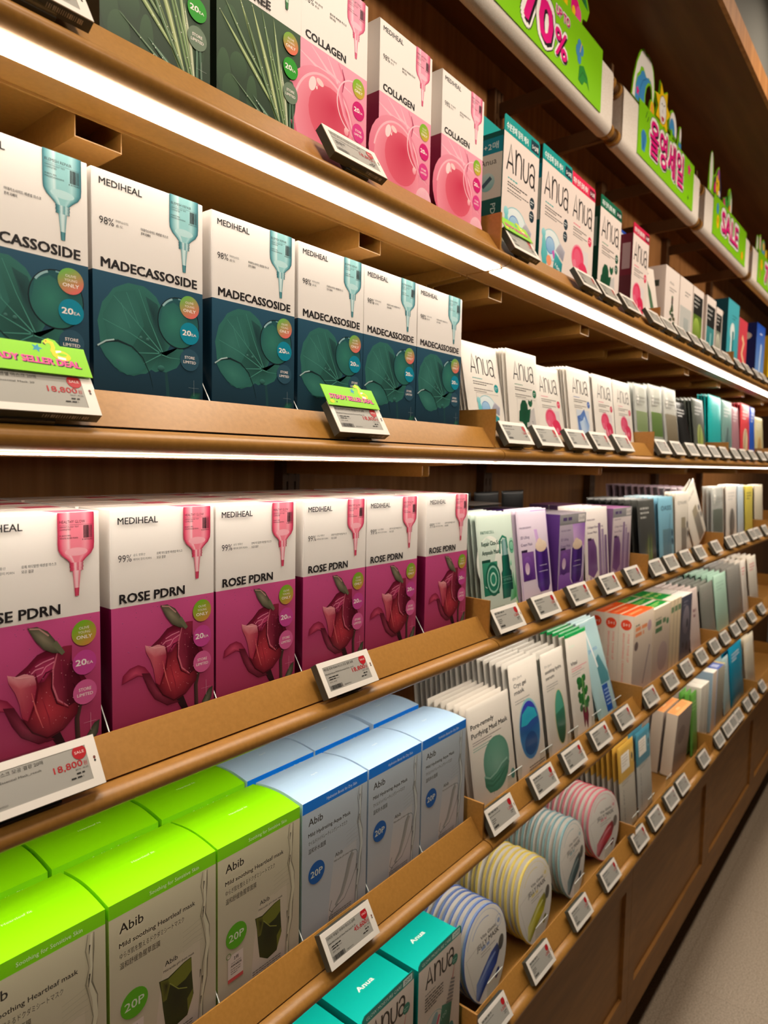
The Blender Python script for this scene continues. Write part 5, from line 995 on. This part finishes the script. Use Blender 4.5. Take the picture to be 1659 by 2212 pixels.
def art_sooth(a, w, h):
    K = (40, 42, 40); a.text('Dr.Jart', w * .12, h * .86, .006, (110, 110, 106), w=w * .30); a.text('soothing hydra', w * .12, h * .80, .009, K, w=w * .70, bold=.02); a.text('serum', w * .12, h * .74, .009, K, w=w * .36, bold=.02); a.lines(w * .12, h * .68, w * .5, 3, .006, .002, (150, 146, 140), 3)
    a.ell(w * .58, h * .34, w * .23, h * .27, (196, 190, 130), (226, 216, 170)); a.fan((w * .58, h * .34), [(w * .58 + w * .21 * math.cos(t), h * .34 + h * .26 * math.sin(t)) for t in [2 * PI * i / 30 for i in range(30)]], (46, 116, 92), [mixc((40, 80, 56), (70, 160, 130), (math.sin(2 * PI * i / 30) + 1) / 2) for i in range(30)])
    a.poly([(w * .38, h * .38), (w * .40, h * .48), (w * .50, h * .58), (w * .62, h * .585), (w * .74, h * .46), (w * .76, h * .42)], (80, 170, 144))
def art_radish(a, w, h):
    K = (40, 40, 38); a.text('Dr.Jart', w * .10, h * .86, .007, (206, 236, 214), w=w * .26, bold=.01); a.text('Vital', w * .10, h * .69, .010, K, w=w * .30, bold=.02); a.lines(w * .12, h * .655, w * .72, 2, .006, .002, (226, 110, 130), 3); a.lines(w * .12, h * .61, w * .6, 2, .006, .0018, (160, 156, 150), 4); r = random.Random(5)
    a.fan((w * .56, h * .18), [(w * .44, h * .26), (w * .68, h * .26), (w * .70, h * .16), (w * .62, h * .05), (w * .54, h * .02), (w * .46, h * .08)], (140, 44, 70), (100, 24, 50))
    for k in range(26): x = w * (.54 + r.uniform(-.20, .20)); y = h * r.uniform(.26, .54); a.ell(x, y, w * .07, h * .035, (24 + r.randint(0, 30), 96 + r.randint(-14, 30), 44), (40, 130 + r.randint(-20, 20), 60), n=12)
    a.strip([(w * .56, h * .2), (w * .55, h * .54)], .006, (120, 170, 90))
def art_aqua(a, w, h):
    a.poly([(.004, .004), (w * .60, .004), (w * .60, h - .004), (.004, h - .004)], [(150, 196, 210), (190, 216, 222), (236, 240, 236), (238, 240, 236)]); a.poly([(w * .60, .004), (w - .004, .004), (w - .004, h - .004), (w * .60, h - .004)], [(20, 90, 160), (60, 130, 176), (130, 190, 200), (60, 140, 176)])
    a.text('io:proto', w * .06, h * .66, .013, (60, 130, 206), w=w * .62, rot=.05); a.poly([(w * .46, h * .32), (w * .46, h * .58), (w * .66, h * .62), (w * .92, h * .40), (w * .90, h * .32)], (76, 140, 150)); a.rect(w * .46, h * .04, w * .94, h * .31, (0, 84, 176)); a.lines(w * .52, h * .25, w * .32, 5, .010, .0034, (170, 206, 236), 3); a.strip([(w * .3, h * .9), (w * .5, h * .5)], w * .06, (246, 248, 246))
DKG = (64, 80, 76)
p = sachet('mask_sachet', .176, .216, .006, (228, 220, 208), art_mud); stack(p, .060, .055, zD, 7, .016, -.15, 'wide white sachet with a pale green clay swirl, beside the pale blue boxes', behind('wide white sachet behind the green swirl one'), 'sachet', 'clay swirl sachets', jit=.004)
p = sachet('mask_sachet', .140, .262, .006, (230, 222, 210), art_gel, edge=(70, 84, 92)); stack(p, .250, .058, zD, 18, .0165, -.15, 'tall white sachet with a blue oval gel picture', behind('tall white sachet behind the blue oval one'), 'sachet', 'blue oval sachets', jit=.003)
p = sachet('mask_sachet', .128, .254, .006, (226, 218, 206), art_sooth, edge=(50, 90, 76)); stack(p, .404, .056, zD, 12, .020, -.15, 'tall white sachet with a green capsule picture', behind('tall white sachet behind the green capsule one'), 'sachet', 'green capsule sachets', jit=.003)
p = sachet('mask_sachet', .134, .276, .006, (230, 222, 210), art_radish, top=(.216, (0, 146, 70)), edge=(232, 226, 214)); stack(p, .553, .056, zD, 14, .0175, -.15, 'white sachet with a bright green top and a radish picture', behind('green topped sachet behind the radish one'), 'sachet', 'green topped sachets', jit=.003)
p = sachet('mask_sachet', .140, .278, .006, (176, 212, 216), art_aqua); stack(p, .722, .058, zD, 3, .016, -.30, 'pale aqua and blue sachet leaning back before the orange boxes', behind('aqua sachet behind the leaning one'), 'sachet', 'aqua sachets')
def art_orange(a, w, h):
    a.rect(0, 0, w, h, (214, 198, 190), (232, 214, 190)); a.lines(w * .10, h * .86, w * .3, 1, .01, .005, (120, 116, 90), 3); a.lines(w * .10, h * .80, w * .66, 2, .018, .012, (226, 140, 90), 5); a.ell(w * .80, h * .80, w * .10, h * .07, (190, 160, 170)); a.ell(w * .16, h * .62, w * .09, h * .055, (110, 90, 84)); a.strip([(w * .55, h * .1), (w * .85, h * .55)], w * .06, (170, 150, 148))
def side_orange(a, d, h):
    a.ell(d * .5, h * .885, d * .36, d * .36, (236, 66, 26)); a.text('5+1', d * .5, h * .868, .010, (250, 226, 210), al='c', w=d * .44, bold=.02); a.text('PORE TONE UP', d * .62, h * .78, .006, (236, 110, 90), w=h * .34, rot=-PI / 2); a.text('BRIGHTENING CREAM MASK', d * .30, h * .78, .006, (236, 100, 80), w=h * .62, rot=-PI / 2)
for k in range(3):
    OB = carton('mask_carton', .186, .258, .046, ((226, 206, 178), (240, 224, 204), (240, 90, 30)), art_orange, side_orange, lambda a, w, d: (a.rect(0, d * .88, w, d, (250, 220, 180)), a.rect(w * .1, d * .35, w * .7, d * .55, (250, 150, 100)))) if k == 0 else OB
    OB.put((.966, .056 + .047 * k, zD), ['cream box with an orange lid and red 5+1 spot, frontmost of three', 'cream box with an orange lid, second of three in depth', 'cream box with an orange lid, rearmost of the three'][k], 'mask carton', 'orange lidded boxes')
def art_grn(a, w, h): a.rect(0, 0, w, h, (200, 178, 168), (222, 204, 178)); a.lines(w * .12, h * .84, w * .5, 1, .01, .006, (150, 140, 120), 3); a.lines(w * .12, h * .76, w * .6, 2, .024, .016, (80, 120, 80), 5); a.ell(w * .84, h * .76, w * .07, h * .045, (50, 120, 70)); a.ell(w * .6, h * .30, w * .3, h * .2, (176, 150, 146), (196, 170, 164))
gtop = lambda a, w, d: (a.rect(0, d * .22, w, d, (0, 152, 60)), a.lines(w * .08, d * .62, w * .8, 2, d * .2, d * .08, (190, 224, 120), 4))
for k in range(3):
    GB = carton('mask_carton', .178, .248, .048, ((216, 196, 172), (226, 210, 184), (240, 234, 214)), art_grn, None, gtop) if k == 0 else GB
    GB.put((1.158, .056 + .0495 * k, zD), ['cream box with a green lid beside the orange ones, frontmost', 'cream box with a green lid, second in depth', 'cream box with a green lid, rearmost'][k], 'mask carton', 'green lidded boxes')
for k in range(3):
    GS = carton('mask_carton', .040, .250, .150, ((226, 206, 172), (214, 196, 166), (240, 234, 214)), lambda a, w, h: (a.rect(w * .12, h * .82, w * .88, h * .90, (110, 140, 100)), a.rect(w * .92, 0, w, h, (150, 130, 104))), None, gtop) if k == 0 else GS
    GS.put((1.342 + .0415 * k, .056, zD), f'narrow cream box turned edge out past the green lidded ones, {P6[k]} of three', 'mask carton', 'narrow edge out boxes')
def art_navy(a, w, h): a.rect(0, 0, w, h, (96, 92, 104), (66, 68, 86)); a.ell(w * .5, h * .62, w * .32, h * .22, (110, 104, 116), (150, 140, 150)); a.lines(w * .2, h * .9, w * .4, 2, .012, .004, (150, 146, 156), 3); a.ell(w * .62, h * .56, w * .09, h * .07, (50, 48, 60)); a.ell(w * .3, h * .25, w * .07, h * .05, (52, 50, 60)); a.ell(w * .66, h * .2, w * .09, h * .07, (54, 52, 62))
for k in range(3):
    NB = carton('mask_carton', .134, .244, .050, ((70, 72, 88), (120, 116, 120), (240, 232, 224)), art_navy) if k == 0 else NB
    NB.put((1.470, .056 + .052 * k, zD), ['slate blue carton with white lid, frontmost', 'slate blue carton with white lid, second in depth', 'slate blue carton with white lid, rearmost'][k], 'mask carton', 'slate blue cartons', parts=(k == 0))
for nm, x, w, h, c, art, edge, n, l in [('mask_sachet', 1.640, .140, .242, (226, 206, 198), lambda a, w, h: (a.rect(w * .02, h * .30, w * .98, h * .40, (110, 104, 96)), a.lines(w * .4, h * .62, w * .3, 2, .02, .01, (150, 90, 96), 3), a.rect(w * .02, .004, w * .98, h * .28, (170, 150, 126))), (30, 36, 36), 8, 'pale pink sachet with a grey band past the slate blue cartons'),
        ('mask_pouch', 1.815, .205, .236, (140, 140, 130), art_two((150, 90, 96), (136, 138, 128), None, (150, 140, 134)), None, 10, 'grey pouch with a dull red picture on the fourth shelf'), ('mask_pouch', 2.040, .215, .250, (186, 222, 200), art_two((150, 150, 140), (190, 228, 206), None, (150, 190, 168)), (0, 110, 66), 10, 'mint pouch on the fourth shelf'),
        ('mask_pouch', 2.280, .260, .256, (142, 138, 130), art_two((206, 184, 176), (140, 134, 126), None, (150, 146, 138)), None, 10, 'large grey pouch on the fourth shelf'), ('mask_sachet', 2.560, .110, .262, (236, 226, 214), art_two((150, 110, 130), (238, 228, 216), None, (210, 60, 70)), None, 6, 'white sachet with red lettering near the right edge'), ('mask_sachet', 2.725, .200, .262, (232, 222, 206), art_two((190, 40, 50), (236, 226, 214), None, (210, 60, 70)), None, 5, 'white sachet with a red base at the right edge')]:
    p = sachet(nm, w, h, .006, c, art, None, edge=edge); stack(p, x, .058 if x < 2.9 else .06, zD, n, .024, -.12, l, behind('one more ' + ' '.join(l.split()[:5])), nm.split('_')[1], l, jit=.003)

# ------------------------------------------------------------------ lowest shelf, past the teal boxes
zE = LIP['E'] + .0012
def egg(w, h, n=40):
    P = []
    for i in range(n):
        t = 2 * PI * i / n; s_, c = math.sin(t), math.cos(t)
        k = 1.0 if s_ > 0 else 1.0 - .14 * (-s_) ** 2.0
        P.append((w / 2 + w / 2 * (abs(c) ** .92) * (1 if c > 0 else -1) * k, h * .54 + (h * .46 if s_ > 0 else h * .54) * s_))
    return P
def jelly(color, amp, cap):
    w, h, t = .176, .196, .005; b = B(film, film); P = egg(w, h); n = len(P); wh = (234, 230, 222)
    cx, cz = w / 2, h * .52; ins = [(cx + (x - cx) * .977, cz + (z - cz) * .980) for x, z in P]
    for y, q in ((0, -1), (t, 1)):
        pts = [(x, y + q * .0008, z) for x, z in ins]; b.face(pts if q < 0 else pts[::-1], wh)
        b.mesh([(x, y, z) for x, z in P] + pts, [(i, (i + 1) % n, n + (i + 1) % n, n + i) for i in range(n)], color)
    b.mesh([(x, 0, z) for x, z in P] + [(x, t, z) for x, z in P], [(i, (i + 1) % n, n + (i + 1) % n, n + i) for i in range(n)], mixc(color, wh, .50))
    o = b.build('jelly_pack'); b = B(film); a = Art(b, (0, -.0009, 0), (1, 0, 0), (0, 0, 1), (0, -1, 0)); K = (52, 50, 50)
    a.ring(cx, cz + .002, w * .435, .0008, mixc(color, wh, .45), .5, 2.7, 24, ry=h * .42); a.ring(cx, h * .64, w * .32, .0014, mixc(color, wh, .35), 1.2, 2.6, 16, ry=h * .24)
    a.text('Vita Genic', w * .40, h * .690, .0075, K, w=w * .36, bold=.015); a.text('JELLY MASK', w * .30, h * .610, .0110, K, w=w * .52, bold=.015); a.lines(w * .40, h * .575, w * .28, 1, .01, .006, mixc(color, wh, .55), 3); a.lines(w * .38, h * .545, w * .34, 2, .006, .0016, (150, 146, 140), 4)
    a.ring(w * .83, h * .72, .0115, .0008, mixc(color, wh, .5)); a.ell(w * .83, h * .72, .006, .005, mixc(color, wh, .6))
    a.strip([(w * .06, h * .62), (w * .34, h * .66)], .0006, (150, 146, 140)); a.strip([(w * .06, h * .62), (w * .22, h * .12)], .0006, (150, 146, 140))
    d = [(w * .20, h * .16), (w * .235, h * .30), (w * .36, h * .36), (w * .60, h * .47), (w * .76, h * .50), (w * .80, h * .40), (w * .70, h * .30), (w * .40, h * .18), (w * .26, h * .11)]
    a.fan((w * .50, h * .32), d, mixc(amp, (255, 255, 255), .15), [mixc(amp, (255, 255, 255), .55), mixc(amp, (255, 255, 255), .45), mixc(amp, (40, 40, 60), .2), amp, mixc(amp, (0, 0, 20), .35), mixc(amp, (0, 0, 20), .5), amp, mixc(amp, (30, 30, 60), .4), mixc(amp, (20, 20, 40), .3)])
    a.strip([(w * .30, h * .28), (w * .52, h * .38), (w * .70, h * .43)], [.003, .010, .004], mixc(amp, (255, 255, 255), .5)); a.ell(w * .845, h * .47, w * .060, h * .080, cap, mixc(cap, (120, 120, 110), .3), rot=-.5); a.ell(w * .70, h * .20, .012, .006, mixc(amp, (0, 0, 30), .4), rot=.7)
    b.build('front_print', o); return Proto(o)
for i, (c, amp, cap, x, n, rz, lean, l) in enumerate([((40, 92, 190), (20, 66, 168), (60, 56, 52), .032, 16, 0, -.13, 'blue edged'), ((226, 194, 30), (206, 196, 20), (66, 62, 56), .262, 18, 0, -.13, 'yellow edged'), ((60, 130, 146), (40, 84, 90), (60, 70, 70), .486, 16, .04, -.13, 'slate green edged'), ((222, 66, 96), (206, 30, 50), (120, 110, 106), .705, 16, -.14, -.13, 'red edged')]):
    p = jelly(c, amp, cap)
    stack(p, x, .042 if i < 3 else .058, zE, n, .0155, lean, f'white egg shaped jelly pack, {l}, front of its row', behind(f'white egg shaped jelly pack, {l}'), 'jelly pack', f'{l} jelly packs', rz=rz, jit=.004)
def art_header(hc, pc):
    def f(a, w, h):
        a.rect(w * .14, h * .70, w * .66, h * .90, (228, 222, 210)); a.lines(w * .20, h * .86, w * .36, 4, .009, .003, (170, 160, 140), 3); a.ell(w * .82, h * .82, w * .12, h * .085, mixc(hc, (255, 255, 255), .2)); a.ell(w * .82, h * .80, w * .05, h * .04, (36, 40, 50)); a.rect(w * .80, h * .76, w * .84, h * .84, (36, 40, 50))
        a.rect(w * .06, h * .02, w * .95, h * .62, (186, 182, 170), (206, 202, 190)); a.lines(w * .14, h * .58, w * .6, 2, .008, .003, (150, 146, 136), 4); a.text(pc, w * .18, h * .50, .008, (80, 82, 84), w=h * .40, rot=-PI / 2)
    return f
p = sachet('mask_sachet', .138, .272, .006, (206, 200, 186), art_header((196, 156, 66), 'CARE SHEET'), top=(.180, (200, 158, 66)), edge=(120, 96, 60)); stack(p, .938, .054, zE, 14, .018, -.10, 'silver sachet with a gold header card past the red jelly packs', behind('gold header sachet behind the front one'), 'sachet', 'gold header sachets', jit=.003)
p = sachet('mask_sachet', .138, .272, .006, (204, 202, 194), art_header((70, 140, 160), 'CARE LIFTING'), top=(.186, (66, 132, 152)), edge=(60, 110, 130)); stack(p, 1.092, .054, zE, 4, .024, -.09, 'silver sachet with a teal blue header card beside the gold one', behind('teal blue header sachet behind the front one'), 'sachet', 'teal header sachets')
for k in range(4):
    CB = carton('mask_carton', .190, .236, .040, ((176, 160, 152), (232, 216, 196), (246, 176, 110)), lambda a, w, h: (a.rect(0, 0, w, h, (176, 158, 150), (160, 146, 140)), a.ell(w * .4, h * .6, w * .25, h * .15, (140, 124, 120))), None, lambda a, w, d: (a.rect(w * .02, d * .3, w * .9, d * .9, (240, 156, 90)), a.rect(w * .3, d * .45, w * .5, d * .7, (250, 196, 140)))) if k == 0 else CB
    CB.put((1.460, .060 + .050 * k, zE), ['beige box with a peach lid tilted in front of its row', 'beige box with a peach lid, second in its row', 'beige box with a peach lid, third in its row', 'beige box with a peach lid, rearmost in its row'][k], 'mask carton', 'peach lidded boxes', (.06, 0, 0), parts=(k == 0))
p = sachet('mask_pouch', .085, .250, .010, (104, 170, 70), art_two((150, 166, 110), (90, 180, 70), None, (190, 220, 150))); stack(p, 1.690, .052, zE, 3, .02, -.06, 'leaf green pouch beside the peach lidded boxes', behind('leaf green pouch behind the front one'), 'pouch', 'leaf green pouches')
for k in range(2):
    WB2 = carton('mask_carton', .060, .246, .120, ((232, 226, 212), (236, 230, 216), (240, 234, 220)), None, lambda a, d, h: (a.ell(d * .32, h * .48, .016, .020, (216, 60, 50)), a.ell(d * .32, h * .47, .009, .012, (232, 130, 110)))) if k == 0 else WB2
    WB2.put((1.815 + .066 * k, .056, zE), ['white box with a red ring on its side by the leaf green pouch', 'white box behind the one with the red ring'][k], 'mask carton', 'white boxes with a red ring')
SB = carton('mask_carton', .070, .262, .300, ((230, 210, 190), (158, 184, 202), (240, 234, 222)), None, lambda a, d, h: (a.rect(0, 0, d, h, (150, 178, 190), (160, 186, 206)), a.lines(d * .2, h * .86, d * .5, 1, .01, .004, (120, 140, 160), 3), a.lines(d * .1, h * .76, d * .7, 2, .02, .005, (126, 150, 168), 4), a.ell(d * .62, h * .4, d * .22, h * .2, (140, 172, 184))))
SB.put((2.010, .058, zE), 'long pale blue box turned side on near the right edge', 'mask carton')
def side_bl(a, d, h): a.ell(d * .5, h * .84, d * .3, d * .3, (40, 60, 120)); a.rect(d * .1, h * .3, d * .9, h * .7, (150, 160, 190))
for k in range(4):
    BB = carton('mask_carton', .130, .256, .050, ((186, 180, 160), (190, 196, 216), (70, 96, 176)), lambda a, w, h: a.rect(w * .02, .003, w * .98, h * .95, (150, 140, 120), (190, 184, 166)), side_bl, lambda a, w, d: (a.rect(w * .84, 0, w, d, (226, 200, 120)), a.rect(w * .2, d * .2, w * .6, d * .8, (190, 196, 226)))) if k == 0 else BB
    BB.put((2.105, .060 + .056 * k, zE), f'blue topped carton with a yellow corner, {P6[k]} in depth', 'mask carton', 'blue topped cartons', parts=(k == 0))
for nm, x, w, h, c, edge, n, l in [('mask_sachet', 2.260, .120, .262, (180, 206, 208), (20, 40, 110), 10, 'pale aqua sachet with navy edges near the right edge'), ('mask_pouch', 2.400, .270, .286, (0, 140, 176), (20, 90, 130), 8, 'large turquoise pouch at the right edge of the lowest shelf'), ('mask_pouch', 2.730, .220, .270, (226, 214, 190), None, 8, 'cream pouch at the right edge of the lowest shelf')]:
    p = sachet(nm, w, h, .008, c, art_two(mixc(c, (120, 120, 110), .5), c), None, edge=edge); stack(p, x, .058, zE, n, .030, -.10, l, behind('one more ' + ' '.join(l.split()[:4])), nm.split('_')[1], l, jit=.004)

# small clear stops standing behind the price rail on the two lower shelves
b = B(clear, plas); b.box(0, .062, 0, .0012, 0, .062); b.k = 1; b.box(-.0003, .0623, -.0002, .0014, .062, .0628, (200, 204, 198)); CS = Proto(b.build('clear_stop'))
for row, xs in (('D', [.150, .300, .450, .600, .750]), ('E', [.090, .310, .530, .740, .960, 1.110, 1.300])):
    for i, x in enumerate(xs): CS.put((x, .0318, LIP[row] - .0012), f'small clear plastic stop behind the {ROW[row]} shelf edge, {P6[i] if i < 6 else "seventh"} past the near divider', 'clear stop', f'clear stops on the {ROW[row]} shelf')
